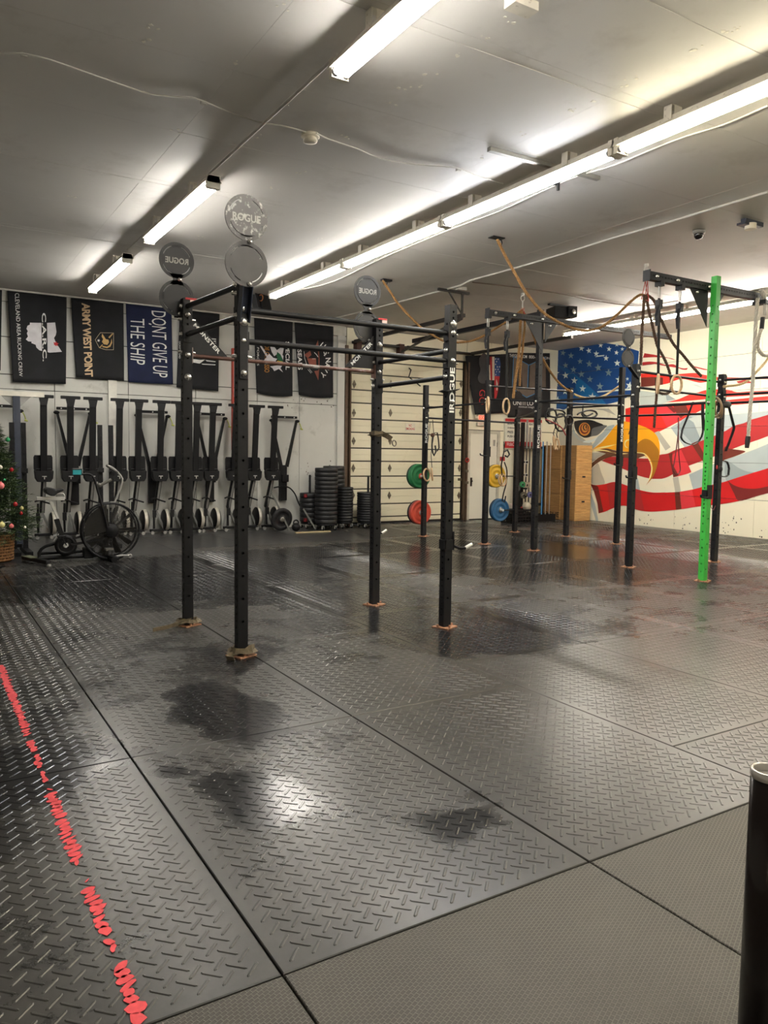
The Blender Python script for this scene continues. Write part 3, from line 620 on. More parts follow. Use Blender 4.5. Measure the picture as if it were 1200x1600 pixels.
# door handle hook in the middle
q = P(641,578,Y=WY-.03)
obj('handle', MB().tube([(q.x,WY+.01,q.z+.04),(q.x,WY-.06,q.z),(q.x-.06,WY-.07,q.z-.16),(q.x+.1,WY-.07,q.z-.25),(q.x+.28,WY-.02,q.z-.33)], .014, 6), BLK2, d1)
# no smoking sign
def sign_board(name, px0, py0, px1, py1, Y, m, label, cat, th=.004):
    a = P(px0, py0, Y=Y); b = P(px1, py1, Y=Y)
    o = tag(obj(name, MB().bb(a.x, b.x, Y-th, Y, b.z, a.z), m), label, cat); return o, a, b
o, a, b = sign_board('warning_sign', 633.5, 661, 648.5, 673.5, WY+.0165, mat('sign_white', (232,226,206), .5), 'small white sign with red letters on the cream garage door', 'sign', .003)
Y = WY+.0128; mid = (a.z+b.z)/2; w_ = b.x-a.x
tm = text_mb('NO', [(a.x+w_*.34,Y,a.z-.02),(b.x-w_*.34,Y,a.z-.02),(b.x-w_*.34,Y,mid+.005),(a.x+w_*.34,Y,mid+.005)], bold=.02); text_mb('SMOKING', [(a.x+.012,Y,mid-.012),(b.x-.012,Y,mid-.012),(b.x-.012,Y,b.z+.02),(a.x+.012,Y,b.z+.02)], tm, bold=.02)
obj('lettering', tm, RED, o)
# ------------------------------------------------------------------ white personnel door
d2 = sroot('door_2'); DW = mat('door_white', (232,230,214), .45, var=.03, scale=2)
a = P(733,675,Y=WY); b = P(779,808,Y=WY)
obj('door_leaf', MB().bb(10.92,11.72,WY-.03,WY-.008,.02,2.0), DW, d2, bevel=.004)
fr = MB().bb(10.85,10.92,WY-.045,WY-.008,0,2.07).bb(11.72,11.79,WY-.045,WY-.008,0,2.07).bb(10.92,11.72,WY-.045,WY-.008,2.0,2.07); obj('door_frame', fr, mat('frame_dim_white', (198,194,178), .5), d2)
obj('handle', MB().bb(10.945,11.0,WY-.036,WY-.03,.78,.98).cyl((10.975,WY-.07,.9),(10.975,WY-.03,.9),.018,10), mat('lock_dark', (60,56,50), .4, .6), d2)
for z in (.35, 1.0, 1.75): obj('hinge', MB().cyl((11.722,WY-.034,z-.05),(11.722,WY-.034,z+.05),.009,8), HG, d2)
obj('door_plate', MB().bb(11.6,11.66,WY-.034,WY-.03,1.72,1.86), mat('plate_grey',(150,150,140),.5), d2)
q = P(730,719,Y=WY-.1); t = thing('padlock', 'red padlock hanging on a chain at the edge of the garage door track', 'padlock', (q.x,WY-.09,q.z))
obj('lock_body', MB().torus((q.x,WY-.1,q.z),(0,1,0),.045,.016,16,6), mat('lock_red',(170,42,34),.4), t); obj('chain', MB().tube([(q.x,WY-.1,q.z+.05),(q.x-.02,WY-.1,q.z+.3),(q.x-.03,WY-.1,q.z+.6)],.006,5), HG, t)
for px, py, lb in ((718,749,'grey latch box on the right track of the garage door, upper one'),(729,736,'small dark latch beside the white door edge'),(729,754,'lowest small latch beside the white door edge')):
    q = P(px, py, Y=WY-.1); tag(obj('latch', MB().bb(q.x-.035,q.x+.035,WY-.13,WY-.081,q.z-.03,q.z+.03).cyl((q.x,WY-.15,q.z),(q.x,WY-.13,q.z),.012,8), HG), lb, 'latch')
# exit sign above the white door
t = thing('exit_sign', 'exit sign with red letters and lamp head above the white door', 'exit sign', (11.3,WY-.04,2.3))
a = P(747,648,Y=WY-.05); b = P(762,657,Y=WY-.05)
obj('housing', MB().bb(a.x,b.x,WY-.06,WY-.007,b.z,a.z,ch=.006), mat('exit_housing',(225,205,185),.5), t)
obj('lettering', text_mb('EXIT', [(a.x+.02,WY-.0612,a.z-.015),(b.x-.02,WY-.0612,a.z-.015),(b.x-.02,WY-.0612,b.z+.015),(a.x+.02,WY-.0612,b.z+.015)], bold=.03), mat('exit_letter_red', (225,50,36), .4, emis=(1,.12,.06), estr=.6), t)
obj('lamp_head', MB().ball((a.x-.05,WY-.08,(a.z+b.z)/2),.045,sc=(1,.8,1)), mat('exit_housing',(225,205,185),.5), t)
q = P(752,662,Y=WY-.05); obj('battery_box', MB().bb(q.x-.12,q.x+.13,WY-.07,WY-.007,q.z-.05,q.z+.03), mat('box_pale_grey',(190,186,172),.5), t)
# ------------------------------------------------------------------ cloth banners
YB = WY-.075
def ripple(x, z, k=0): return .008*math.sin(x*13+k)+.010*math.sin(x*6.3+z*2+k*2)
def banner(corners, m, label, k, bow=.0, group=None, name='banner', Yb=YB, split=30):
    TL, TR, BR, BL = [P(*c, Y=Yb) for c in corners]; TL.z = min(TL.z, 4.06); TR.z = min(TR.z, 4.06); mb = MB(); n = split; mrows = 18; vs = []
    for j in range(mrows+1):
        for i in range(n+1):
            u, v = i/n, j/mrows; p = (TL*(1-u)+TR*u)*(1-v)+(BL*(1-u)+BR*u)*v
            p.z -= bow*math.sin(PI*u)*v; vs.append(Vector((p.x, Yb+ripple(p.x,p.z,k)*min(1,v*3+.15), p.z)))
    mb.add(vs, [(j*(n+1)+i,(j+1)*(n+1)+i,(j+1)*(n+1)+i+1,j*(n+1)+i+1) for j in range(mrows) for i in range(n)], True)
    o = tag(obj(name, mb, m), label, 'banner', group); so = o.modifiers.new('thick','SOLIDIFY'); so.thickness = .002; so.offset = 1
    top, bot = (TL.z+TR.z)/2, (BL.z+BR.z)/2
    def lift(d=.006):
        d += .007
        def f(p): return Vector((p.x, Yb+ripple(p.x,p.z,k)*min(1,max(0,(top-p.z)/(top-bot))*3+.15)-d, p.z))
        return f
    return o, lift
CB = mat('banner_cloth_black', (26,27,30), .85, var=.2, scale=5, bump=.2, bscale=400); CN = mat('banner_cloth_navy', (18,27,60), .85, var=.15, scale=5, bump=.2, bscale=400)
def onb(pts, o, s, lift, Y=YB): return [lift(P(o[0]+a/s, o[1]+b/s, Y=Y)) for a, b in pts]
rail = MB().bb(.5,7.42,YB-.012,YB+.012,4.064,4.09)
tag(obj('banner_rail', rail, CON), 'thin pale rail under the ceiling that carries the row of hanging banners', 'rail')
banner([(-75,437),(3,447),(1,579),(-60,570)], CB, 'black banner mostly cut off by the left edge of the photo', 0)
# 1: state outline
o, lf = banner([(11,451),(104,463),(103,600),(20,597)], CB, 'black banner with a white state outline, red star and long white lettering', 1)
S = dict(o=(20,440), s=9.41)
pm = MB(); L3 = lf(.006)
pm.plate(onb([(250,605),(418,608),(430,1020),(390,1010),(345,970),(335,930),(270,905),(275,885),(225,880),(190,850),(222,810),(205,760),(220,730),(200,695),(215,650),(250,635)], S['o'], S['s'], L3), .001, (0,-1,0))
pm.plate(onb([(503,608),(620,602),(640,740),(630,790),(605,830),(625,880),(660,940),(720,1035),(540,1045),(512,1035)], S['o'], S['s'], L3), .001, (0,-1,0))
obj('state_outline', pm, mat('print_grey_white', (214,212,216), .7), o)
L4 = lf(.008)
def vtext(body, tl, tr, br, bl, lift, mb=None, Y=YB, **k):
    "corner pixels in the reading frame of the word"
    return text_mb(body, [P(*c, Y=Y) for c in (tl,tr,br,bl)], mb, lift=lift, **k)
z1 = lambda a, b: (20+a/9.41, 440+b/9.41)
tm = vtext('CLEVELAND AREA RUCKING CREW', z1(92,170), z1(142,1395), z1(92,1395), z1(28,175), L4)
obj('lettering', tm, WHT, o)
tm = vtext('C.A.R.C.', z1(487,462), z1(500,1168), z1(440,1175), z1(425,462), L4, bold=.02)
obj('lettering', tm, WHT, o)
stp = [z1(630+48*(1 if k%2==0 else .5)*math.cos(k*PI/6-.3), 920+44*(1 if k%2==0 else .5)*math.sin(k*PI/6-.3)) for k in range(12)]
obj('star', MB().plate([L4(P(*c, Y=YB)) for c in stp], .001, (0,-1,0)), RED, o)
# 2: gold lettering and crest
o, lf = banner([(111,463),(193,473),(193.5,595),(119,590)], CB, 'black banner with tan lettering and a gold helmet crest', 2); L4 = lf(.007)
z2 = lambda a, b: (105+a/10, 450+b/10)
GLD = mat('print_gold', (205,168,108), .7); TAN = mat('print_tan', (214,184,146), .7)
obj('lettering', vtext('ARMY WEST POINT', z2(350,240), z2(402,1385), z2(275,1390), z2(222,235), L4, bold=.035, track=.95), TAN, o)
pm = MB()
def ring(pts, wd, mb, conv, L):
    for a, b in zip(pts, pts[1:]):
        a = Vector(L(P(*conv(*a),Y=YB))); b = Vector(L(P(*conv(*b),Y=YB))); mb.bar(a, b, wd, .0015, up=(0,1,0))
ring([(515,700),(720,705),(718,968),(600,965),(500,935),(435,810),(515,700)], .006, pm, z2, lf(.007))
obj('crest_outline', pm, mat('print_cream',(206,190,160),.7), o)
pm = MB(); g = lambda pts: pm.plate([lf(.008)(P(*z2(*c),Y=YB)) for c in pts], .001, (0,-1,0))
g([(545,715),(575,760),(600,800),(640,810),(650,850),(625,890),(570,880),(540,840),(560,800),(535,760)]); g([(690,790),(698,860),(670,920),(620,942),(550,925),(545,905),(620,918),(660,890),(678,850)]); g([(640,770),(700,712),(712,722),(655,790)]); g([(500,930),(545,880),(555,890),(512,940)])
obj('crest_helmet', pm, GLD, o)
obj('crest_star', MB().plate([lf(.008)(P(*z2(488+26*(1 if k%2==0 else .45)*math.cos(k*PI/5), 822+26*(1 if k%2==0 else .45)*math.sin(k*PI/5)),Y=YB)) for k in range(10)], .001, (0,-1,0)), WHT, o)
# 3: navy
o, lf = banner([(196.5,470),(268,478),(270,601),(201,597)], CN, 'navy blue banner with large white lettering in two lines', 3); L4 = lf(.007)
z3 = lambda a, b: (a/4, 420+b/4)
tm = vtext('DONT GIVE UP', z3(1035,270), z3(1045,682), z3(955,672), z3(945,262), L4, bold=-.004); vtext('THE SHIP', z3(900,315), z3(905,603), z3(815,590), z3(815,308), L4, tm, bold=-.004)
tm.plate([L4(P(*z3(*c),Y=YB)) for c in ((928,340),(944,345),(944,352),(928,347))], .001, (0,-1,0))
obj('lettering', tm, WHT, o)
# 4: striped
o, lf = banner([(281,484),(343,489),(341,611.5),(276,605)], CB, 'black banner with white stripes and small lettering behind the farthest left post', 4); L4 = lf(.007)
z4 = lambda a, b: (260+a/8.571, 440+b/8.571)
pm = MB(); g = lambda pts: pm.plate([L4(P(*z4(*c),Y=YB)) for c in pts], .001, (0,-1,0))
for i, (x0, y0) in enumerate(((470,750),(560,795),(530,820),(550,850),(580,882),(600,905),(620,928))): g([(x0,y0),(662,766+i*27),(662,780+i*27),(x0+10,y0+14)])
g([(350,1040),(450,1050),(515,1045),(440,1100),(350,1085)]); g([(520,1050),(655,1068),(655,1080),(540,1068)]); g([(465,1100),(655,1110),(650,1122),(480,1112)])
obj('printed_stripes', pm, WHT, o)
obj('lettering', vtext('WE THE PEOPLE', z4(395,715), z4(555,930), z4(530,960), z4(362,745), lf(.008)), WHT, o)
tm = vtext('DONT TREAD', z4(188,800), z4(188,1030), z4(165,1030), z4(165,805), lf(.008)); obj('lettering', tm, WHT, o)
# 5: special forces
o, lf = banner([(397,496),(457.5,502),(457,619),(401,614)], CB, 'black banner with white skull emblem, orange lettering and green beret', 5, bow=.03); L4 = lf(.007)
z5 = lambda a, b: (380+a/7.5, 490+b/7.5)
obj('lettering', vtext('SPECIAL', z5(540,330), z5(540,665), z5(490,660), z5(490,330), L4, bold=.02), WHT, o)
tm = vtext('FORCES', z5(182,400), z5(182,610), z5(160,610), z5(160,395), L4); obj('lettering', tm, WHT, o)
obj('lettering', vtext('DE OPPRESSO', z5(300,375), z5(305,690), z5(245,690), z5(245,370), L4, bold=.02), mat('print_orange',(176,120,52),.7), o)
pm = MB(); g = lambda pts, L=L4: pm.plate([L(P(*z5(*c),Y=YB)) for c in pts], .001, (0,-1,0))
g([(310,385),(360,390),(390,430),(440,395),(470,410),(455,480),(400,470),(360,500),(330,450)]); g([(190,380),(210,380),(320,540),(300,552),(250,480)]); g([(230,560),(300,470),(350,520),(395,530),(360,580),(300,570),(250,600)]); g([(310,620),(380,610),(460,600),(430,640),(460,690),(410,650),(360,675),(340,640)]); g([(430,450),(465,500),(460,550),(410,500)])
obj('emblem_skull', pm, mat('print_grey_white', (214,212,216), .7), o)
pm = MB(); g([(395,450),(430,480),(460,545),(455,570),(400,545),(385,490)], lf(.0085)); obj('emblem_beret', pm, mat('print_green',(30,96,62),.7), o)
pm = MB(); g([(395,552),(460,565),(455,580),(390,570)], lf(.009)); obj('emblem_band', pm, mat('print_yellow',(210,170,50),.7), o)
# 6: navy seals
o, lf = banner([(460,502),(521,509),(521,621),(467,617)], CB, 'black banner with a red-brown star emblem and arched white lettering', 6, bow=.03); L4 = lf(.007)
z6 = lambda a, b: (440+a/7.5, 480+b/7.5)
tm = vtext('SEALS', z6(225,495), z6(240,735), z6(190,735), z6(180,495), L4, bold=.02)
for ch, cx, cy, an in (('U',480,450,-50),('.',515,495,-35),('S',520,530,-20),('.',500,565,0),('N',545,620,-90+85),('A',535,680,15),('V',520,735,35),('Y',480,790,50)):
    a = math.radians(an+90); ux, uy = math.cos(a)*26, math.sin(a)*26; vx, vy = uy*1.2, -ux*1.2
    if ch == '.': ux*=.3; uy*=.3; vx*=.3; vy*=.3
    vtext(ch, z6(cx-ux+vx,cy-uy+vy), z6(cx+ux+vx,cy+uy+vy), z6(cx+ux-vx,cy+uy-vy), z6(cx-ux-vx,cy-uy-vy), L4, tm, bold=.02)
obj('lettering', tm, WHT, o)
BRP = mat('print_red_brown', (140,78,62), .7); pm = MB(); g = lambda pts, L=L4: pm.plate([L(P(*z6(*c),Y=YB)) for c in pts], .001, (0,-1,0))
g([(425,385),(432,470),(390,470)]); g([(380,750),(435,740),(425,858)]); g([(290,600),(400,600),(405,690),(320,680)]); g([(432,470),(442,600),(438,740),(428,740),(430,600),(420,475)]); g([(255,560),(330,510),(345,560),(300,600)])
obj('emblem_star', pm, BRP, o)
pm = MB(); ring([(380,530),(410,560),(425,585)], .012, pm, z6, lf(.008)); ring([(330,605),(395,605)], .006, pm, z6, lf(.008)); ring([(255,520),(262,600),(285,670)], .008, pm, z6, lf(.008)); ring([(300,730),(340,775)], .006, pm, z6, lf(.008)); ring([(318,725),(352,765)], .006, pm, z6, lf(.008))
obj('emblem_eagle_lines', pm, WHT, o)
# banners over the white door
o, lf = banner([(727,556),(793,553),(792,645),(742,648)], CB, 'large dark banner with a vertical flag and red letters above the white door', 7, split=20); L4 = lf(.007)
zz_ = lambda a, b: (720+a/8.571, 540+b/8.571)
FR, FW, FBl = mat('flag_red',(176,40,46),.7), mat('flag_white',(214,206,190),.7), mat('flag_blue',(40,74,136),.7)
for m_, ps in ((FR,[[(380,150),(412,150),(410,465),(385,465)],[(440,410),(520,410),(495,600),(465,720),(440,720)]]),(FW,[[(412,150),(445,150),(440,465),(410,465)],[(368,260),(382,260),(385,465),(372,465)],[(465,415),(495,415),(485,600),(470,600)]]),(FBl,[[(445,160),(515,165),(530,250),(520,410),(445,410)]])):
    pm = MB()
    for ps_ in ps: pm.plate([lf(.007+(.002 if m_ is FW else 0))(P(*zz_(*c),Y=YB)) for c in ps_], .001, (0,-1,0))
    obj('printed_flag', pm, m_, o)
pm = MB()
for cx, cy in ((460,180),(495,182),(475,215),(460,252),(485,285),(515,285),(460,320),(495,320),(515,352),(475,352),(460,390),(495,390)):
    pm.plate([lf(.0095)(P(*zz_(cx+11*(1 if k%2==0 else .4)*math.cos(k*PI/5-PI/2), cy+14*(1 if k%2==0 else .4)*math.sin(k*PI/5-PI/2)),Y=YB)) for k in range(10)], .001, (0,-1,0))
obj('printed_stars', pm, WHT, o)
tm = vtext('GO', zz_(325,590), zz_(325,790), zz_(245,790), zz_(250,590), L4); obj('lettering', tm, RED, o)
pm = MB().plate([L4(P(*zz_(*c),Y=YB)) for c in cv([(240,170),(300,100),(350,160),(345,400),(330,500),(260,500),(225,430),(260,330),(240,250)])], .001, (0,-1,0)); obj('printed_figure', pm, mat('print_dark_grey',(62,62,66),.7), o)
o, lf = banner([(794,551),(859,552),(859,652.2),(794,652.2)], mat('banner_cloth_charcoal',(44,42,42),.8,var=.15), 'square charcoal banner with a blue outlined hexagonal emblem, beside the mural', 8, split=20); L4 = lf(.007); L5 = lf(.009)
pm = MB()
for pts in ([(705,150),(910,265),(905,560),(690,560),(705,150)],[(1040,205),(910,265)],[(910,265),(1070,190)],[(905,560),(1040,560)]): pass
pm.plate([L4(P(*zz_(*c),Y=YB)) for c in ((700,150),(905,262),(895,575),(682,560))], .001, (0,-1,0)); pm.plate([L4(P(*zz_(*c),Y=YB)) for c in ((925,262),(1130,160),(1130,560),(915,575))], .001, (0,-1,0)); pm.plate([L4(P(*zz_(*c),Y=YB)) for c in ((720,585),(1110,590),(880,690))], .001, (0,-1,0))
obj('emblem_field', pm, mat('emblem_brown_grey',(112,98,86),.7), o)
BLU = mat('emblem_blue',(70,130,176),.6); pm = MB()
ring([(682,565),(702,148),(912,262),(1130,155)], .018, pm, zz_, L5); ring([(905,265),(895,565)], .026, pm, zz_, L5); ring([(690,580),(880,695),(1120,585)], .018, pm, zz_, L5)
for yy_ in (330,490): ring([(1040,yy_),(1000,yy_),(990,yy_+40),(1030,yy_+40)], .018, pm, zz_, L5)
obj('emblem_outline', pm, BLU, o)
tm = vtext('THSGEAR.COM', (795,553), (823,555), (823,560), (795,558), L5, bold=.01); vtext('800-844-LION', (826,555), (858,558), (858,562), (826,560), L5, tm, bold=.01); vtext('UNITI LOCK', (801,626), (843,627), (843,634), (801,633), L5, tm, bold=.01); vtext('maximum integrity', (809,634), (837,635), (837,639), (809,638), L5, tm)
obj('lettering', tm, WHT, o)
# workout board
YW = WY-.05
a = P(789,653,Y=YW); b = P(845,702,Y=YW)
o = tag(obj('workout_board', MB().bb(a.x,b.x,YW-.012,WY-.007,b.z,a.z), mat('board_white',(232,230,214),.4)), 'white exercise board with black lettering and red bands beside the white door', 'board')
pm = MB(); z_ = P(800,694.5,Y=YW).z; pm.bb(a.x,b.x,YW-.0135,YW-.012,b.z+.015,z_+.07).bb(a.x,b.x,YW-.0135,YW-.012,a.z-.08,a.z-.01)
obj('red_band', pm, RED, o)
tm = MB()
for s_, x0, y0, x1, y1 in (('SQUAT',792,655,801,658.5),('FRONT SQUAT',793,661,812,665),('OVERHEAD SQUAT',793,667,815,671),('PRESS',793,673,802,677),('PUSH PRESS',793,680,812,684),('12 REPS',824,655,838,659),('7 SEATED',824,661,838,665)):
    A_ = P(x0,y0,Y=YW-.0125); B_ = P(x1,y1,Y=YW-.0125); text_mb(s_, [(A_.x,YW-.0127,A_.z),(B_.x,YW-.0127,A_.z),(B_.x,YW-.0127,B_.z),(A_.x,YW-.0127,B_.z)], tm, bold=.03)
obj('lettering', tm, BLK2, o)
A_ = P(791,691,Y=YW); B_ = P(811,697,Y=YW); obj('lettering', text_mb('WallsCanDo', [(A_.x,YW-.0142,A_.z),(B_.x,YW-.0142,A_.z),(B_.x,YW-.0142,B_.z),(A_.x,YW-.0142,B_.z)]), WHT, o)
# ------------------------------------------------------------------ racks of perforated square posts
PW = .076
BOLT = mat('bolt_zinc', (215,213,208), .25, .9, var=.05)
def post(root, x, y, z1, m=None, side=None, front=None, z0=.012, name='upright_post', label=None):
    "side = hole heights on the face towards -X, front = on the face towards -Y; far faces are plain"
    m = m or BLK; h = PW/2; mb = MB(); L = z1-z0
    side = [a-z0 for a in side] if side is not None else [.1+.0508*i for i in range(int((L-.2)/.0508))]
    front = [a-z0 for a in front] if front is not None else [.25+.168*i for i in range(int((L-.5)/.168))]+[L-.06-.0508*i for i in range(5)]
    front = sorted(set(round(a,4) for a in front)); fr = []
    for a in front:
        if not fr or a-fr[-1] > .035: fr.append(a)
    mb.holed((x-h,y-h,z0),(1,0,0),(0,0,1),(0,-1,0),PW,L,fr,.0105)
    mb.holed((x-h,y+h,z0),(0,-1,0),(0,0,1),(-1,0,0),PW,L,side,.0105)
    mb.add([(x+h,y-h,z0),(x+h,y+h,z0),(x+h,y+h,z1),(x+h,y-h,z1)],[(0,1,2,3)]); mb.add([(x+h,y+h,z0),(x-h,y+h,z0),(x-h,y+h,z1),(x+h,y+h,z1)],[(0,1,2,3)])
    mb.add([(x-h+.004,y-h+.004,z1-.004),(x+h-.004,y-h+.004,z1-.004),(x+h-.004,y+h-.004,z1-.004),(x-h+.004,y+h-.004,z1-.004)],[(0,1,2,3)])
    return obj(name, mb, [m, BLK2], root, label=label)
def beam_x(root, x0, x1, y, z, m=None, h=PW, name='top_beam', label=None):
    m = m or BLK; mb = MB(); w_ = PW/2; L = x1-x0
    hs = [.06+.0508*i for i in range(int((L-.1)/.0508))]
    mb.holed((x0,y-w_,z+h/2),(0,0,-1),(1,0,0),(0,-1,0),h,L,hs,.0105)
    mb.add([(x0,y-w_,z-h/2),(x1,y-w_,z-h/2),(x1,y+w_,z-h/2),(x0,y+w_,z-h/2)],[(3,2,1,0)]); mb.add([(x0,y-w_,z+h/2),(x1,y-w_,z+h/2),(x1,y+w_,z+h/2),(x0,y+w_,z+h/2)],[(0,1,2,3)])
    mb.add([(x0,y+w_,z-h/2),(x1,y+w_,z-h/2),(x1,y+w_,z+h/2),(x0,y+w_,z+h/2)],[(0,1,2,3)])
    for x in (x0,x1): mb.add([(x,y-w_,z-h/2),(x,y+w_,z-h/2),(x,y+w_,z+h/2),(x,y-w_,z+h/2)],[(0,1,2,3)])
    return obj(name, mb, [m, BLK2], root, label=label)
def bolt(root, p, ax, r=.017, l=.018):
    p = Vector(p); ax = Vector(ax); mb = MB().lathe([(0,0),(r*1.35,0),(r*1.35,.003),(r,.004),(r*.95,l),(r*.5,l*1.2),(0,l*1.2)], p, ax, 12)
    return obj('bolt', mb, BOLT, root)
def foot(root, x, y, rust=True):
    mb = MB().plate([(x+.10*math.cos(a)*(1.15 if k%2 else .8), y+.10*math.sin(a)*(1.15 if k%2 else .8), .0005) for k, a in enumerate([PI/8+i*PI/4 for i in range(8)])], .010, (0,0,1))
    obj('base_plate', mb, RUST if rust else BLK, root)
    for dx, dy in ((.075,.0),(-.075,0),(0,-.075)): obj('anchor_bolt', MB().cyl((x+dx,y+dy,.010),(x+dx,y+dy,.03),.011,6), RUST, root)
def bar_between(root, a, ya, b, yb, r=.0165, m=None, label=None, flange=True, ext=0):
    za, zb = zat(a[0],a[1],ya), zat(b[0],b[1],yb); A_ = Vector((a[0],a[1],za)); B_ = Vector((b[0],b[1],zb)); d = (B_-A_).normalized()
    A2 = A_+d*PW/2*1.02; B2 = B_-d*PW/2*1.02
    o = obj('crossbar', MB().cyl(A2, B2, r, 12), m or BLK, root, label=label)
    if flange:
        for q, s_ in ((A2,1),(B2,-1)):
            f = q+d*s_*.004; mb = MB().bar(q, q+d*s_*.007, PW, .13, up=(0,0,1)) if False else MB()
            mb.box(f, (.008 if abs(d.x)>.7 else PW, PW if abs(d.x)>.7 else .008, .13)); obj('flange', mb, m or BLK, root)
            sx = Vector((0,-1,0)) if abs(d.x) > .7 else Vector((-1,0,0))
            bolt(root, (q-d*s_*PW*.51)+sx*PW/2+Vector((0,0,.0)), sx)
    return A2, B2
def rings_plate(root, x, y, zt, zb, r, m, text=None, mirror=False, name='sign_plate', label=None):
    "figure-of-eight steel target plate with slotted rims"
    mb = MB(); t = .005
    for iz_, z in enumerate((zt, zb)):
        mb.cur = iz_ if isinstance(m, list) else 0
        mb.lathe([(0,-t),(r*.78,-t),(r*.78,t),(0,t)], (x,y,z), (0,1,0), 40, False)
        mb.lathe([(r*.83,-t),(r,-t),(r,t),(r*.83,t),(r*.83,-t)], (x,y,z), (0,1,0), 40, False)
        for k in range(4):
            a0 = PI/2*k; 
            for da in (-.22, 0, .22): 
                a = a0+da; mb.plate([(x+rr*math.cos(a+e), y-t, z+rr*math.sin(a+e)) for rr, e in ((r*.76,-.13),(r*.85,-.13),(r*.85,.13),(r*.76,.13))], 2*t, (0,1,0))
    zm = (zt+zb)/2; mb.plate([(x-r*.42,y-t,zm+r*.3),(x-r*.2,y-t,zm),(x-r*.42,y-t,zm-r*.3),(x+r*.42,y-t,zm-r*.3),(x+r*.2,y-t,zm),(x+r*.42,y-t,zm+r*.3)], 2*t, (0,1,0))
    o = obj(name, mb, m, root, label=label)
    if text:
        h = r*.19; W = r*.66; obj('lettering', text_mb(text, [(x-W,y-t-.002,zt+h-.2*h),(x+W,y-t-.002,zt+h-.2*h),(x+W,y-t-.002,zt-h),(x-W,y-t-.002,zt-h)], mirror=mirror, bold=.03), mat('cutout_light', (168,166,160), .7), o)
    for z in (zm, zb-r*.86): 
        b_ = MB().lathe([(0,0),(.018,0),(.016,.010),(0,.016)], (x+.02,y-t,z), (0,-1,0), 12); obj('bolt', b_, BOLT, o)
    return o
def vletters(root, x, y, zc, hgt, wid, body='ROGUE'):
    "white lettering up the front face of a post"
    yy_ = y-PW/2-.0012; obj('lettering', text_mb(body, [(x-wid/2,yy_,zc-hgt/2),(x-wid/2,yy_,zc+hgt/2),(x+wid/2,yy_,zc+hgt/2),(x+wid/2,yy_,zc-hgt/2)], bold=.03), WHT, root)
# ---------------- the first rack
A, B, Cc, D = (2.02,5.30), (1.98,6.47), (3.87,6.5), (3.91,5.36)
R1 = thing('pull_up_rack', 'nearest black four-post pull-up rack standing alone on the treaded mats', 'rack', (2.95,5.9,0))
zA, zB, zC, zD = 2.70, 2.77, 2.80, 2.76
post(R1, *A, zA); post(R1, *B, zB); post(R1, *Cc, zC); post(R1, *D, zD)
for q in (A, B, Cc, D): foot(R1, *q)
bar_between(R1, A, 484, D, 521, .021); bar_between(R1, A, 533, D, 564, .021)
bar_between(R1, B, 479, A, 445, .021); bar_between(R1, B, 523, A, 494, .021)
bar_between(R1, Cc, 567, D, 548, .021); bar_between(R1, Cc, 604, D, 589, .021)
RBAR = mat('worn_rusty_bar', (96,66,56), .5, .3, var=.3, scale=12, dirt=(170,168,165), dscale=4)
bar_between(R1, B, 555, Cc, 582, .017, RBAR, label='rust-worn crossbar')
zbc = zat(B[0],B[1],556)
GS = lambda pts, y, t=.006: MB().plate([(px_,y,pz_) for px_,pz_ in pts], t, (0,1,0))
gs = obj('gusset', GS([(B[0]+.04,zbc+.02),(B[0]+.36,zbc+.02),(B[0]+.04,zbc+.34)], B[1]-.003), BLK, R1)
obj('lettering', text_mb('MONSTER', [(B[0]+.08,B[1]-.0045,zbc+.28),(B[0]+.30,B[1]-.0045,zbc+.06),(B[0]+.275,B[1]-.0045,zbc+.035),(B[0]+.055,B[1]-.0045,zbc+.255)], bold=.02), WHT, gs)
gs = obj('gusset', GS([(Cc[0]-.04,zbc+.02),(Cc[0]-.36,zbc+.02),(Cc[0]-.04,zbc+.34)], Cc[1]-.003), BLK, R1)
obj('lettering', text_mb('MONSTER', [(Cc[0]-.30,Cc[1]-.0045,zbc+.06),(Cc[0]-.08,Cc[1]-.0045,zbc+.28),(Cc[0]-.055,Cc[1]-.0045,zbc+.255),(Cc[0]-.275,Cc[1]-.0045,zbc+.035)], bold=.02), WHT, gs)
CHIP = mat('chipped_grey_powder', (84,82,80), .5, dirt=(178,176,172), dscale=20, dlo=.54, dhi=.62); SGN = mat('sign_grey_steel', (40,39,40), .5); CHP2 = mat('grey_powder_plain', (64,62,61), .5, dirt=(170,168,164), dscale=16, dlo=.66, dhi=.72)
ya = 5.16
rings_plate(R1, P(385,340,Y=ya).x, ya, P(385,340,Y=ya).z, P(387,413,Y=ya).z, .155, [CHIP, CHP2], 'ROGUE', label='paint-chipped round twin sign plate')
q = P(387,450,Y=ya)
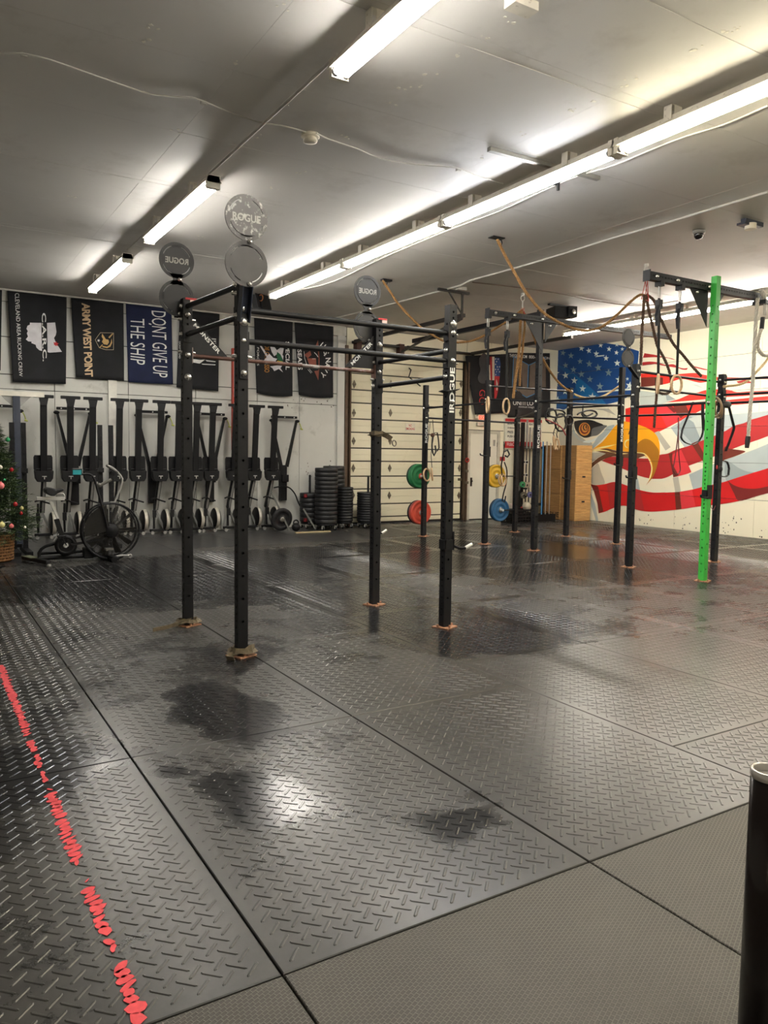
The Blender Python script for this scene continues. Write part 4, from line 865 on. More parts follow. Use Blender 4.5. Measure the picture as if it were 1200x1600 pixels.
# channel that carries the plate, leaning forward from the post
cp = MB(); a0 = Vector((A[0],A[1]-.045,2.42)); a1 = Vector((q.x,ya+.02,q.z+.02))
x_, y_, z_ = cp.frame(a0, a1, (0,1,0))
for s_ in (-1,1): cp.bar(a0+Vector((s_*.035,0,0)), a1+Vector((s_*.035,0,0)), .07, .006, up=(1,0,0))
cp.bar(a0+Vector((0,.03,0)), a1+Vector((0,.03,0)), .006, .07, up=(1,0,0)); obj('sign_bracket', cp, DKM, R1)
obj('sign_bracket', MB().bb(A[0]-.032,A[0]+.032,A[1]-.050,A[1]-.0385,2.02,2.46,ch=.004), BLK, R1)
bolt(R1, (A[0],A[1]-.050,2.42), (0,-1,0), .024); bolt(R1, (A[0],A[1]-.050,2.06), (0,-1,0))
for (bx, by), px, y1, y2, zt in ((B,276,407,466,2.75),(Cc,574,455,511,2.78)):
    yq = by+.06; u = P(px,y1,Y=yq); v = P(px,y2,Y=yq)
    rings_plate(R1, u.x, yq, u.z, v.z, .148, SGN, 'ROGUE', mirror=True)
    obj('sign_bracket', MB().bb(u.x-.004,u.x+.004,yq+.008,yq+.02,v.z-.12,u.z-.03).bb(min(u.x,bx)-.02,max(u.x,bx),yq+.008,yq+.02,v.z-.16,v.z-.11), BLK, R1)
    st = MB().bb(bx+.0,bx+.06,by-.045,by-.041,zt+.005,zt+.03); obj('sticker', MB().bb(bx+.02,bx+.075,by-.05,by-.046,zt-.02,zt+.022), mat('sticker_white_red',(228,200,190),.5), R1)
    obj('sticker', MB().bb(bx-.02,bx+.075,by-.051,by-.0465,zt+.008,zt+.024), RED, R1)
for z in (2.64, 2.48): bolt(R1, (B[0],B[1]-.038,z), (0,-1,0))
for z in (2.12,): bolt(R1, (B[0],B[1]-.038,z), (0,-1,0), .022)
bolt(R1, (Cc[0],Cc[1]-.038,2.55), (0,-1,0), .022); bolt(R1, (D[0],D[1]-.038,2.60), (0,-1,0), .022); bolt(R1, (D[0],D[1]-.038,1.95), (0,-1,0), .02)
for q, zz_2 in ((A,(2.62,2.18)),(B,(2.6,2.33)),(Cc,(2.45,2.22)),(D,(2.52,2.28))):
    for z in zz_2: bolt(R1, (q[0]-.038,q[1],z), (-1,0,0), .014, .03); bolt(R1, (q[0]+.038,q[1],z), (1,0,0), .012, .035)
vletters(R1, D[0], D[1], (zat(*D,575)+zat(*D,645))/2, zat(*D,575)-zat(*D,645), .050, 'IROGUE')
# things on the posts
STR = mat('tan_webbing', (104,92,72), .85, var=.25, scale=40)
def wrap(x, y, z, m, w_=.03, r=.062, turns=2, tail=None):
    pts = []
    for i in range(turns*8+1):
        a = 2*PI*i/8; k = r/max(abs(math.cos(a)),abs(math.sin(a)))*.8; pts.append((x+k*math.cos(a), y+k*math.sin(a), z+.012*i/8+.006*math.sin(i*2.1)))
    if tail: pts += tail
    return MB().tube(pts, .01, flat=(w_,.004))
t = tag(obj('strap', wrap(Cc[0],Cc[1],zat(*Cc,681),STR,.05,.058,2,[(Cc[0]+.08,Cc[1]-.07,zat(*Cc,681)+.0),(Cc[0]+.12,Cc[1]-.09,zat(*Cc,681)-.03)]), STR), 'tan strap with a steel ring wrapped round the middle of the back right rack post', 'strap')
obj('ring', MB().torus((Cc[0]+.14,Cc[1]-.11,zat(*Cc,681)-.07),(.3,-1,.1),.028,.006,16,6), HG, t)
tag(obj('band', wrap(D[0],D[1],zat(*D,613),mat('grey_rubber_band',(62,62,62),.7),.06,.056,1), MATS['grey_rubber_band']), 'grey band round the front right rack post, across its white lettering', 'band')
for (x, y), lb, n in ((A,'tan strap heaped round the foot of the nearest rack post',3),(B,'tan strap lying around the foot of the left rear rack post',2)):
    pts = []
    for i in range(n*9): a = i*.72; r_ = .09+.02*math.sin(i*1.7); pts.append((x+r_*math.cos(a), y+r_*math.sin(a)*.8-.01, .03+.012*(i/9)+.006*math.sin(i*2.3)))
    pts += [(x-.12,y-.06,.03),(x-.2 if n==2 else x-.14,y-.08,.02),(x-.33 if n==2 else x-.1,y-.12,.018)]
    tag(obj('strap', MB().tube(smooth(pts,.03), .01, flat=(.034,.004)), STR), lb, 'strap')
t = thing('j_hook', 'black hook with a bare steel tip on the front right rack post near the floor', 'hook', (D[0],D[1]-.04,.5)); zh = zat(*D,848)
obj('clamp', MB().bb(D[0]-.05,D[0]+.05,D[1]-.05,D[1]-.0385,zh-.06,zh+.03).bb(D[0]-.055,D[0]-.0385,D[1]-.05,D[1]+.03,zh-.05,zh+.03).bb(D[0]+.0385,D[0]+.05,D[1]-.05,D[1]+.03,zh-.05,zh+.1), BLK, t)
obj('arm', MB().tube([(D[0]+.045,D[1]-.02,zh-.02),(D[0]+.12,D[1]-.03,zh-.05),(D[0]+.2,D[1]-.04,zh-.05)],.012,8), BLK, t); obj('tip', MB().tube([(D[0]+.18,D[1]-.038,zh-.05),(D[0]+.245,D[1]-.045,zh-.02)],.016,8), CHR, t)
q = P(598,831,Z=.1); t = thing('j_hook', 'black hook with a bright tip behind the right rear rack post near the floor', 'hook', (Cc[0]+.04,Cc[1],.75)); zh = zat(Cc[0]+.04,Cc[1]+.0,833)
obj('arm', MB().tube([(Cc[0]+.04,Cc[1]+.02,zh),(Cc[0]+.1,Cc[1]+.02,zh-.005)],.01,8).bb(Cc[0]+.0385,Cc[0]+.046,Cc[1]-.03,Cc[1]+.036,zh-.05,zh+.08), BLK, t); obj('tip', MB().tube([(Cc[0]+.09,Cc[1]+.02,zh-.005),(Cc[0]+.145,Cc[1]+.02,zh+.025)],.014,8), CHR, t)
# ---------------- the second rack
p1,p2,p3,p4,p5,p6,p7,p8,p9 = (7.94,11.6),(8.21,10.16),(10.04,11.5),(8.38,9.13),(10.42,10.49),(10.33,9.19),(8.31,7.16),(8.2,5.92),(9.88,6.96)
p10 = (10.0,5.7)
R2 = thing('training_rig', 'large black pull-up rig with one bright green post at the right back of the gym', 'rig', (9.2,8.5,0))
tops = {p1:zat(*p1,602),p2:zat(*p2,594),p3:zat(*p3,640),p4:zat(*p4,484),p5:zat(*p5,606),p6:zat(*p6,574),p7:zat(*p7,569),p9:zat(*p9,585),p10:2.75}
for q, z in tops.items():
    post(R2, *q, z, side=[.2+.12*i for i in range(int((z-.4)/.12))] if q != p4 else None, front=[.2+.17*i for i in range(int((z-.4)/.17))]); foot(R2, *q)
zg = zat(*p8,432)
post(R2, *p8, zg, GRN, side=[.12+.098*i for i in range(7)]+[.80+.049*i for i in range(14)]+[1.55+.098*i for i in range(int((zg-1.7)/.098))], front=[.15+.31*i for i in range(4)]+[1.5+.2*i for i in range(int((zg-1.6)/.2))], label='bright green post'); foot(R2, *p8)
for a, ya_, b, yb_ in ((p1,638,p2,629),(p1,653,p3,661),(p2,603,p5,611.5),(p2,624,p4,627),(p3,653,p4,643),(p4,628,p7,617.5),(p4,628,p6,634),(p5,637,p6,633),(p5,652,p6,655),(p7,580,p9,597.5),(p7,605,p9,620.5),(p7,636,p8,629),(p6,650,p9,646),(p9,594,p10,585),(p9,617,p10,610),(p9,630,p10,624)):
    bar_between(R2, a, ya_, b, yb_, .017)
z = zat(*p4,501); z4b = z-.038; beam_x(R2, P(757,490,Y=p4[1]).x, P(1041,529,Y=p4[1]).x, p4[1]-.077, z); 
obj('top_beam', MB().bb(p4[0]-.038,p4[0]+.038,p4[1]+.04,12.7,z+.06,z+.136), BLK, R2)
zgb = zat(*p8,448); x0 = P(1020,427,Y=p8[1]).x; x1 = P(1196,462,Y=p8[1]).x
beam_x(R2, x0, x1, p8[1]+.077, zgb, h=.09)
for (x, y), zc_, yy_ in ((p4,z,p4[1]-.077),(p8,zgb,p8[1]+.077)):
    for s_, w_ in ((-1,.34),(1,.24)):
        obj('gusset', MB().plate([(x+s_*.036,yy_-.004,zc_-.04),(x+s_*(.036+w_),yy_-.004,zc_-.04),(x+s_*.036,yy_-.004,zc_-.04-w_*1.25)], .008, (0,1,0)), BLK, R2)
    for dx in (-.25,-.06,.12): bolt(R2, (x+dx,yy_-.038 if abs(dx)<.1 else yy_-.006,zc_-.08 if abs(dx)>.1 else zc_), (0,-1,0))
for x_, y_, zc_ in ((x0,p8[1]+.077,zgb),(P(757,490,Y=p4[1]).x,p4[1]-.077,z)): obj('end_plate', MB().bb(x_-.012,x_-.001,y_-.05,y_+.05,zc_-.06,zc_+.06), BLK, R2); bolt(R2,(x_+.12,y_-.038,zc_),(0,-1,0)); bolt(R2,(x_+.48,y_-.038,zc_),(0,-1,0))
u = P(980,530,Y=p7[1]-.1); v = P(981,557,Y=p7[1]-.1)
u = P(982,527,Y=p7[1]-.1); v = P(981,560,Y=p7[1]-.1)
rings_plate(R2, u.x, u.y, u.z, v.z, .115, SGN); obj('sign_bracket', MB().bar((u.x,u.y+.02,v.z-.05),(p7[0],p7[1]-.04,2.55),.05,.02), BLK, R2)
for q, y0_, y1_ in ((p1,662,692),(p4,664,700),(p6,662,690)): vletters(R2, q[0], q[1], (zat(*q,y0_)+zat(*q,y1_))/2, zat(*q,y0_)-zat(*q,y1_), .05)
for q, py, s_ in ((p2,709,-1),(p6,709+15,-1),(p7,743,-1),(p8,773,-1),(p5,745,-1)):
    zh = zat(*q,py); t = MB().bb(q[0]-.048,q[0]+.048,q[1]-.048,q[1]-.0385,zh-.05,zh+.12).bb(q[0]-.048,q[0]-.0385,q[1]-.048,q[1]+.03,zh-.02,zh+.06).tube([(q[0]-.03,q[1]-.045,zh-.03),(q[0]-.10,q[1]-.05,zh-.035),(q[0]-.17,q[1]-.05,zh-.02),(q[0]-.175,q[1]-.05,zh+.005)],.012,6)
    tag(obj('j_hook', t, BLK), {p2:'black bar hook on the rig post in front of the white door',p6:'black bar hook on the thin rig post in front of the eagle beak',p7:'black bar hook on the rig post below the round sign plate',p8:'black bar hook on the green post',p5:'black bar hook on the rig post in front of the wooden boxes'}[q], 'hook')
# ---------------- straps and gymnastic rings
def ring_pair_item(px, py, Y, ytop, label, R=.105, r=.015, tilt=.3, m=WOODR, xt=None, zt=None):
    c = P(px,py,Y=Y); t = thing('gymnastic_ring', label, 'gym ring', (c.x,Y,c.z), None)
    obj('ring', MB().torus(c, (math.sin(tilt),-math.cos(tilt),0), R, r), m, t)
    top = P(xt or px, ytop, Y=Y); top.z = zt if zt else top.z
    obj('strap', MB().tube([(c.x,Y,c.z+R-.012),(top.x,Y,top.z-.18)], .01, flat=(.04,.006)), FAB, t)
    obj('carabiner', MB().tube([(top.x-.014,Y,top.z-.17),(top.x-.014,Y,top.z-.03),(top.x+.014,Y,top.z-.03),(top.x+.014,Y,top.z-.17)], .007, 6, closed=True), CHR, t)
    obj('shackle', MB().bb(top.x-.03,top.x+.03,Y-.045,Y+.045,top.z-.05,top.z+.012), BLK, t)
    obj('buckle', MB().bb(top.x-.03,top.x+.03,Y-.03,Y+.03,top.z-.30,top.z-.2).tube([(top.x-.02,Y-.02,top.z-.25),(top.x-.07,Y-.03,top.z-.38),(top.x-.05,Y-.03,top.z-.5)],.01,flat=(.04,.01)), BLK, t)
    return t
yg = p8[1]+.077; yr = p4[1]-.077
ring_pair_item(1028,600,yg,439,'wooden ring hanging from the overhead beam of the green post, left of the pair', tilt=.75, xt=1031, zt=zgb-.045)
ring_pair_item(1057,601,yg,449,'wooden ring hanging from the overhead beam of the green post, right of the pair', tilt=.1, xt=1063, zt=zgb-.045)
ring_pair_item(762,633,yr,492,'wooden ring hanging left of the pair from the tall black post beam', tilt=1.05, zt=z4b, xt=763, R=.115)
ring_pair_item(791,635,yr,498,'wooden ring hanging right of the pair from the tall black post beam', tilt=.45, zt=z4b, xt=793, R=.115)
def loose_ring(px, py, Y, label, R=.1, tilt=.2, m=WOODR, strap_to=None):
    c = P(px,py,Y=Y); t = thing('gymnastic_ring', label, 'gym ring', (c.x,Y,c.z)); obj('ring', MB().torus(c, (math.sin(tilt),-math.cos(tilt),.1), R, .015), m, t)
    if strap_to:
        s_ = P(*strap_to,Y=Y); pts = smooth([(c.x,Y,c.z+R-.01),(c.x-.02,Y+.01,(c.z*.6+s_.z*.4)),(c.x+.02,Y,(c.z*.3+s_.z*.7)),(s_.x,Y,s_.z)],.08)
        obj('strap', MB().tube(pts,.01,flat=(.035,.005)), FAB, t)
loose_ring(667,742,p1[1]-.07,'wooden ring in front of the green weight plates, left one', .11, .4, strap_to=(672,660))
loose_ring(675,741,p1[1]-.1,'wooden ring in front of the green weight plates, right one', .11, 1.0, strap_to=(676,656))
loose_ring(785,750,p3[1]-.25,'wooden ring in front of the yellow weight plate, larger looking one', .11, .2, strap_to=(787,690))
loose_ring(784,750,p3[1]-.32,'small pale ring nested within the wooden ring by the yellow plate', .075, .8, strap_to=(789,692))
loose_ring(866,692,p5[1]-.2,'pale ring hanging in front of the leaning wooden boxes, left one', .12, .7, strap_to=(864,655))
loose_ring(871,694,p5[1]-.12,'pale ring hanging in front of the leaning wooden boxes, right one', .1, 1.1, strap_to=(868,655))
BRR = mat('brown_ring_wood', (150,124,92), .5)
loose_ring(1116,636,p9[1]-.25,'brown wooden ring bundled behind the green post, left one', .135, 1.35, BRR, (1117,618)); loose_ring(1123,640,p9[1]-.16,'brown wooden ring bundled behind the green post, right one', .12, 1.0, BRR, (1122,622))
# ---------------- climbing ropes
ROP = mat('manila_rope', (150,112,66), .85, var=.3, scale=60, bump=.3, bscale=200); ROD = mat('dark_rope', (92,70,54), .85, var=.3, scale=60); ROW_ = mat('white_rope', (204,198,186), .85, var=.12, scale=60)
def rp(pts, Y, r, m, label, pitch=.11, name='climbing_rope', Y1=None):
    n = len(pts); w3 = [P(x,y,Y=Y+((Y1-Y)*i/(n-1) if Y1 else 0)) for i,(x,y) in enumerate(pts)]
    for q in w3: q.z = min(q.z, H-.03)
    return tag(obj(name, MB().rope(w3, r, pitch), m), label, 'rope')
o = rp([(777,374),(788,397),(806,430),(822,457),(845,485),(868,501),(892,512),(915,517),(940,511),(962,494),(987,470),(1000,461),(1008,462)], 7.3, .019, ROP, 'tan climbing rope sagging from the ceiling past the tall post to the red loop', Y1=7.2)
o2 = P(776,371,Z=H); t = thing('rope_anchor', 'dark ceiling anchor where the tan climbing rope starts, nearer one', 'anchor', (o2.x,o2.y,H)); obj('plate', MB().bb(o2.x-.09,o2.x+.09,o2.y-.05,o2.y+.05,H-.012,H-.001), BLK, t); obj('ring', MB().torus((o2.x+.05,o2.y,H-.05),(0,1,0),.035,.008,12,6), BLK, t)
rp([(598,438),(611,458),(625,478),(655,509),(675,523),(697,534),(720,535),(745,530),(775,513),(795,500),(812,487),(816,484)], 9.85, .018, ROP, 'tan climbing rope sagging from the ceiling behind the nearest rack', Y1=9.6)
o2 = P(600,436,Z=H); t = thing('rope_anchor', 'dark ceiling anchor beside the rear round sign plate, farther one', 'anchor', (o2.x,o2.y,H)); obj('plate', MB().bb(o2.x-.04,o2.x+.12,o2.y-.04,o2.y+.04,H-.03,H-.001), BLK, t); obj('ring', MB().torus((o2.x+.02,o2.y,H-.05),(0,1,0),.035,.008,12,6), BLK, t)
rp([(815,487),(813,510),(812,535),(810,560),(806,590),(803,612),(802,622)], 9.56, .024, ROP, 'tan rope hanging straight down beside the tall black post')
rp([(818,487),(820,505),(818,530),(816,550),(813,575),(812,603)], 9.62, .02, ROP, 'short doubled tan rope hanging behind the straight one')
rp([(820,490),(832,520),(842,548),(855,573),(868,592),(882,606),(893,612)], 9.6, .02, ROP, 'tan rope slanting right from the red loop behind the tall post', Y1=9.4)
rp([(897,616),(910,621),(925,622),(940,620),(955,612),(968,603)], 9.3, .019, mat('pale_rope',(196,172,128),.85,var=.2,scale=60), 'pale rope slung between two rig posts before the painted stars')
def hookset(px, py, Y, py2, label):
    q = P(px,py,Z=H); e = P(px,py2,Y=Y); t = thing('rope_hanger', label, 'hanger', (e.x,Y,H))
    obj('hook', MB().cyl((e.x,Y,H-.001),(e.x,Y,H-.04),.03,10).torus((e.x,Y,H-.08),(0,1,0),.04,.006,14,6).tube([(e.x,Y,H-.12),(e.x,Y,H-.24)],.01,6), CHR, t)
    mb = MB(); pts = [(e.x-.01,Y,H-.23),(e.x-.07,Y,e.z-.02),(e.x+.07,Y,e.z-.02)]; mb.tube(pts,.006,6,closed=True).tube([(e.x+.01,Y-.02,H-.23),(e.x-.03,Y-.02,e.z-.03),(e.x+.05,Y-.02,e.z-.04)],.006,6,closed=True)
    obj('red_cord', mb, mat('red_cord',(196,74,70),.6), t, label='red cord loop')
hookset(816,458,9.58,492,'ceiling hook with red cord holding the tan ropes by the tall post'); hookset(1008,412,7.2,466,'ceiling hook with red cord holding the dark ropes left of the green post')
rp([(1007,461),(1005,490),(1003,520),(1002,545),(1001,570)], 7.15, .022, ROD, 'dark rope hanging straight beside the round sign plate of the rig')
rp([(1009,461),(1015,490),(1021,515),(1027,540),(1035,555),(1043,572),(1048,590),(1049,605),(1044,614),(1034,615),(1026,611)], 7.22, .021, ROD, 'dark rope looping down behind the pair of wooden rings')
rp([(1010,460),(1022,470),(1030,492),(1040,515),(1052,537),(1068,556),(1082,573),(1096,588)], 7.28, .021, ROD, 'dark rope slanting down to the right toward the green post', Y1=6.99)
rp([(1025,590),(1026,615),(1024,640),(1022,668)], 7.3, .02, ROD, 'lower dark rope tail that ends before the eagle beak', pitch=.1)
yw = yg-.1
t = rp([(1184,466),(1182,490),(1180,520),(1178,560),(1176,600),(1172,640),(1169,684)], yw, .024, ROW_, 'white rope hanging straight down at the right with a black tip', .12)
obj('rope_tip', MB().tube([P(1169,682,Y=yw),P(1168,690,Y=yw),P(1167,700,Y=yw)],[.03,.032,.024],10), RUB, t)
t = rp([(1190,513),(1186,525),(1184,540),(1188,551),(1196,556),(1206,552),(1214,540),(1218,520)], yw, .022, ROW_, 'white rope loop hung from a clip at the right edge of the photo', .12)
obj('rope_end', MB().tube([P(1192,496,Y=yw),P(1191,505,Y=yw),P(1190,514,Y=yw)],.027,10), RUB, t); q = P(1195,484,Y=yw); obj('clip', MB().tube([(q.x-.02,yw,q.z+.08),(q.x+.02,yw,q.z+.08),(q.x+.02,yw,q.z-.07),(q.x-.02,yw,q.z-.07)],.007,6,closed=True), CHR, t)
obj('clamp', MB().bb(q.x-.05,q.x+.05,yw-.04,yg+.05,q.z+.07,q.z+.12).bb(q.x+.035,q.x+.05,yw-.04,yw-.03,q.z+.1,zgb+.05), BLK, t)
rp([(1210,545),(1195,567),(1180,583),(1168,595),(1155,601),(1140,603),(1130,604)], 6.7, .019, mat('pale_rope',(196,172,128),.85), 'pale rope slanting behind the straight white rope to the rear post', Y1=6.9)
t = rp([(1189,452),(1193,462),(1197,475)], yw+.02, .03, ROW_, 'thick white rope turn over the end of the green post beam', .12)
# ---------------- bands and handles hung on the rig
def loop(pts, Y, r, m, label, cat='band', name='resistance_band', flat=None):
    return tag(obj(name, MB().tube(smooth([P(x,y,Y=Y) for x,y in pts],.05), r, 6, flat=flat), m), label, cat)
BM = mat('band_black', (26,25,27), .5); MAR = mat('band_maroon', (110,42,48), .5)
loop([(1060,652),(1060,672),(1057,700),(1053,725),(1051,735),(1055,741),(1060,741),(1063,735),(1061,715),(1060,690),(1060,654)], 7.85, .009, MAR, 'thin maroon band hanging in front of the mural stripes')
loop([(1083,628),(1075,650),(1066,672),(1064,683),(1070,691),(1083,695),(1093,688),(1098,676),(1098,664),(1097,640),(1098,632)], 7.0, .012, BM, 'black band hanging in a wide loop left of the green post', flat=(.03,.006))
loop([(1098,632),(1098,650),(1100,662),(1104,680),(1103,700)], 7.05, .02, BM, 'black strap bundle hanging close to the left of the green post', 'strap', 'strap', flat=(.045,.01))
loop([(1139,636),(1145,660),(1147,668),(1142,684),(1134,705)], 6.8, .01, BM, 'black pointed strap hanging right of the rear post', 'strap', 'strap', flat=(.04,.006))
loop([(1128,720),(1136,722),(1139,732),(1138,742),(1131,745),(1124,743)], 6.8, .012, BM, 'black looped handle sticking out from the rear post', 'handle', 'handle', flat=(.03,.01))
loop([(1113,770),(1110,785),(1111,793),(1115,797),(1118,790)], 6.85, .005, MAR, 'thin red cord drooping at the foot of the rear post', 'cord', 'cord')
q = P(1126,733,Y=6.83); t = tag(obj('handle', MB().ball(q,.035,sc=(.8,.8,1.3)), BM), 'round black grip strapped to the rear post', 'grip'); q = P(1120,730,Y=6.8); obj('red_mark', MB().ball(q,.022,sc=(.6,.6,1.4)), RED, t)
q = P(1136,632,Y=6.85); tag(obj('ball_grip', MB().ball(q,.07,sc=(1,.8,.75)), mat('grip_grey',(70,68,66),.6)), 'grey ball grip hanging on the bar right of the green post', 'grip')
for i,(x,y) in enumerate(((868,646),(880,648),(893,644))):
    pass
names = ['black looped band tangled on the rig bar, leftmost of the cluster','black looped band hanging low in the cluster before the wooden boxes','black coiled band near the wall corner in the cluster','black band loop beside the thin rig post, small one','black bundle of bands right of the thin rig post, before the painted eye']
for (x,y,a,b),lb in zip(((861,650,9,12),(876,660,9,14),(869,646,14,6),(889,657,6,8),(921,647,12,6)), names):
    loop([(x+a*math.cos(t_),y+b*math.sin(t_)) for t_ in [i*PI/5 for i in range(11)]], p5[1]-.3, .018, BM, lb)
q = P(910,641,Y=p5[1]-.28); tag(obj('strap_knot', MB().tube([P(911,634,Y=p5[1]-.28),P(910,650,Y=p5[1]-.28)],.012,6).tube(smooth([P(902,648,Y=p5[1]-.28),P(908,644,Y=p5[1]-.28),P(916,650,Y=p5[1]-.28),P(926,646,Y=p5[1]-.28)],.04),.016,6), BM), 'black knotted strap hanging above the painted eagle eye', 'strap')
loop([(852,655),(866,661),(878,669),(884,680)], p5[1]-.35, .012, mat('cord_red',(150,50,50),.6), 'red and dark cord draped in the band cluster', 'cord', 'cord')
loop([(676,680),(683,676),(686,700),(683,705)], p1[1]-.1, .012, BM, 'black band loop tied on the far left rig post', flat=(.03,.008)); loop([(676,680),(675,700),(678,712),(681,706),(680,696)], p1[1]-.12, .014, BM, 'black knotted band end below the tied loop on the far left rig post'); q = P(676,680,Y=p1[1]-.14); tag(obj('knot', MB().ball(q,.04), mat('knot_brown',(90,60,46),.7)), 'brown knot on the far left rig post', 'knot')
loop([(787,706),(793,703),(796,710),(793,714),(789,712)], p3[1]-.3, .016, BM, 'black grip loop by the white board', 'grip', 'grip')
loop([(788,722),(792,735),(791,755),(787,770),(785,783),(788,785),(790,775)], p3[1]-.2, .01, BM, 'grey and black strap trailing below the yellow weight plate', 'strap', 'strap', flat=(.03,.006))
q = P(785,717,Y=p3[1]-.2); tag(obj('red_tape', MB().bb(q.x-.045,q.x+.045,q.y-.03,q.y+.03,q.z-.04,q.z+.04,ch=.01), RED), 'small red wrap on the rig post near the white board', 'wrap')
# ------------------------------------------------------------------ upright stored rowing machines
MBLK = mat('machine_black', (16,16,18), .5); MBLK.node_tree.nodes['Principled BSDF'].inputs['Specular IOR Level'].default_value = .3; MGR = mat('machine_grey', (150,149,144), .45, .1); MSIL = mat('flywheel_silver', (206,200,186), .35, .2)
TPX = [68,110,145,187,217,252,280,308,333,369,401,430]
xs_ = [P(p_,625,Y=13.55).x for p_ in TPX]
xr = xs_[4]; Z_ = lambda py, Y: zat(xr, Y, py)
zT, zP1, zP0, zB0, zR0, zA = Z_(624,13.55), Z_(715,13.66), Z_(734,13.66), Z_(752,13.68), max(.40, Z_(801,14.0)), Z_(783,13.9)
zR0 = .44
def make_rower():
    t = thing('rowing_machine', 'x', 'rowing machine', (xr,13.7,0), 'rowing machines stored on end along the banner wall')
    v = lambda dx, y, z: Vector((xr+dx, y, z))
    obj('rear_foot', MB().box(v(0,13.53,zT-.025),(.30,.06,.05)), MBLK, t, bevel=.006)
    obj('foot_bracket', MB().plate([v(-.07,13.51,zT-.05),v(.07,13.51,zT-.05),v(.045,13.51,zT-.17),v(-.045,13.51,zT-.17)],.05,(0,1,0)), MBLK, t)
    obj('monorail', MB().bar(v(0,13.55,zT-.05), v(0,13.68,zB0+.05), .1, .06, up=(0,1,0)), MBLK, t, bevel=.004)
    for s_ in (-1,1):
        w_ = .165; cx = s_*.078; pts = []
        for k in range(12):
            a = 2*PI*k/12; pts.append(v(cx+.066*max(-1,min(1,1.5*math.cos(a))), 13.73, (zP0+zP1)/2+(zP1-zP0+.05)/2*max(-1,min(1,1.5*math.sin(a)))))
        obj('footboard', MB().plate(pts,.015,(0,1,0)), MBLK, t)
        obj('foot_strap', MB().tube([v(cx-.06,13.70,zP0-.02),v(cx-.03,13.66,zP0+.015),v(cx+.03,13.66,zP0+.015),v(cx+.06,13.70,zP0-.02)],.01,flat=(.03,.006)), mat('strap_grey',(66,66,68),.7), t)
    obj('seat_carriage', MB().plate([v(-.145,13.62,zP0-.02),v(.145,13.62,zP0-.02),v(.135,13.62,zB0+.06),v(.10,13.62,zB0),v(-.10,13.62,zB0),v(-.135,13.62,zB0+.06)],.12,(0,1,0)), MBLK, t, bevel=.01)
    obj('catch_plate', MB().bb(xr-.035,xr+.035,13.612,13.618,zB0+.085,zB0+.098).bb(xr-.006,xr+.006,13.612,13.618,zB0+.045,zB0+.085), CHR, t)
    a, b = v(0,13.70,zB0+.02), v(0,13.98,zR0)
    obj('lower_rail', MB().bar(a, b, .075, .05, up=(0,1,0)), MBLK, t)
    obj('rail_face', MB().bar(a+Vector((.008,-.03,0)), b+Vector((.008,-.03,0)), .035, .008, up=(0,1,0)), MGR, t)
    for s_ in (-1,1): obj('leg', MB().bar(v(0,13.97,zR0), v(-.055 if s_<0 else .13,13.9,.085), .035, .03, up=(0,1,0)), mat('leg_grey',(112,112,107),.5,.1), t)
    c = v(.13,13.9,.26)
    obj('flywheel_cage', MB().lathe([(0,0),(.16,0),(.185,.02),(.185,.08),(.16,.10),(0,.10)], c+Vector((-.02,0,0)), (1,0,0), 24), MBLK, t)
    obj('flywheel_band', MB().lathe([(.186,.02),(.192,.024),(.192,.076),(.186,.08)], c+Vector((-.02,0,0)), (1,0,0), 24), MSIL, t)
    obj('handle_arm', MB().tube(smooth([v(-.13,13.8,zA+.03),v(-.05,13.82,zA+.05),v(.02,13.85,zA+.02),v(.14,13.84,zA-.02)],.04),.014,8), MBLK, t)
    obj('monitor_arm', MB().tube([v(-.09,13.72,zA),v(-.10,13.72,.35),v(-.09,13.75,.12)],.018,8).bb(xr-.13,xr-.07,13.66,13.70,.32,.45), MBLK, t)
    obj('front_foot', MB().bb(xr-.135,xr+.15,13.84,13.90,.045,.095), MBLK, t, bevel=.006)
    for dx in (-.1,.12): obj('wheel', MB().cyl(v(dx,13.84,.032),v(dx,13.80,.032),.03,12), MGR, t)
    return t
rb = make_rower(); rl = rb
W_ = ['leftmost of the row, beside the dark blue rack post','second from the left, behind the air bike saddle','third from the left, above the air bike handle','fourth from the left, just right of the white pilaster','fifth from the left, right of the big fan wheel','sixth from the left','seventh from the left, beside the rear left rack post','eighth from the left','ninth from the left, between the two left rack posts','third from the right, mostly hidden by the nearest rack post','second from the right, right of the nearest rack post','last on the right of the row, beside the round leaning plate']
for i, x in enumerate(xs_):
    lb = 'upright black rowing machine, '+W_[i]
    if i == 4: rb['label'] = lb
    else: dup(rb, (x,13.7,0), label=lb)
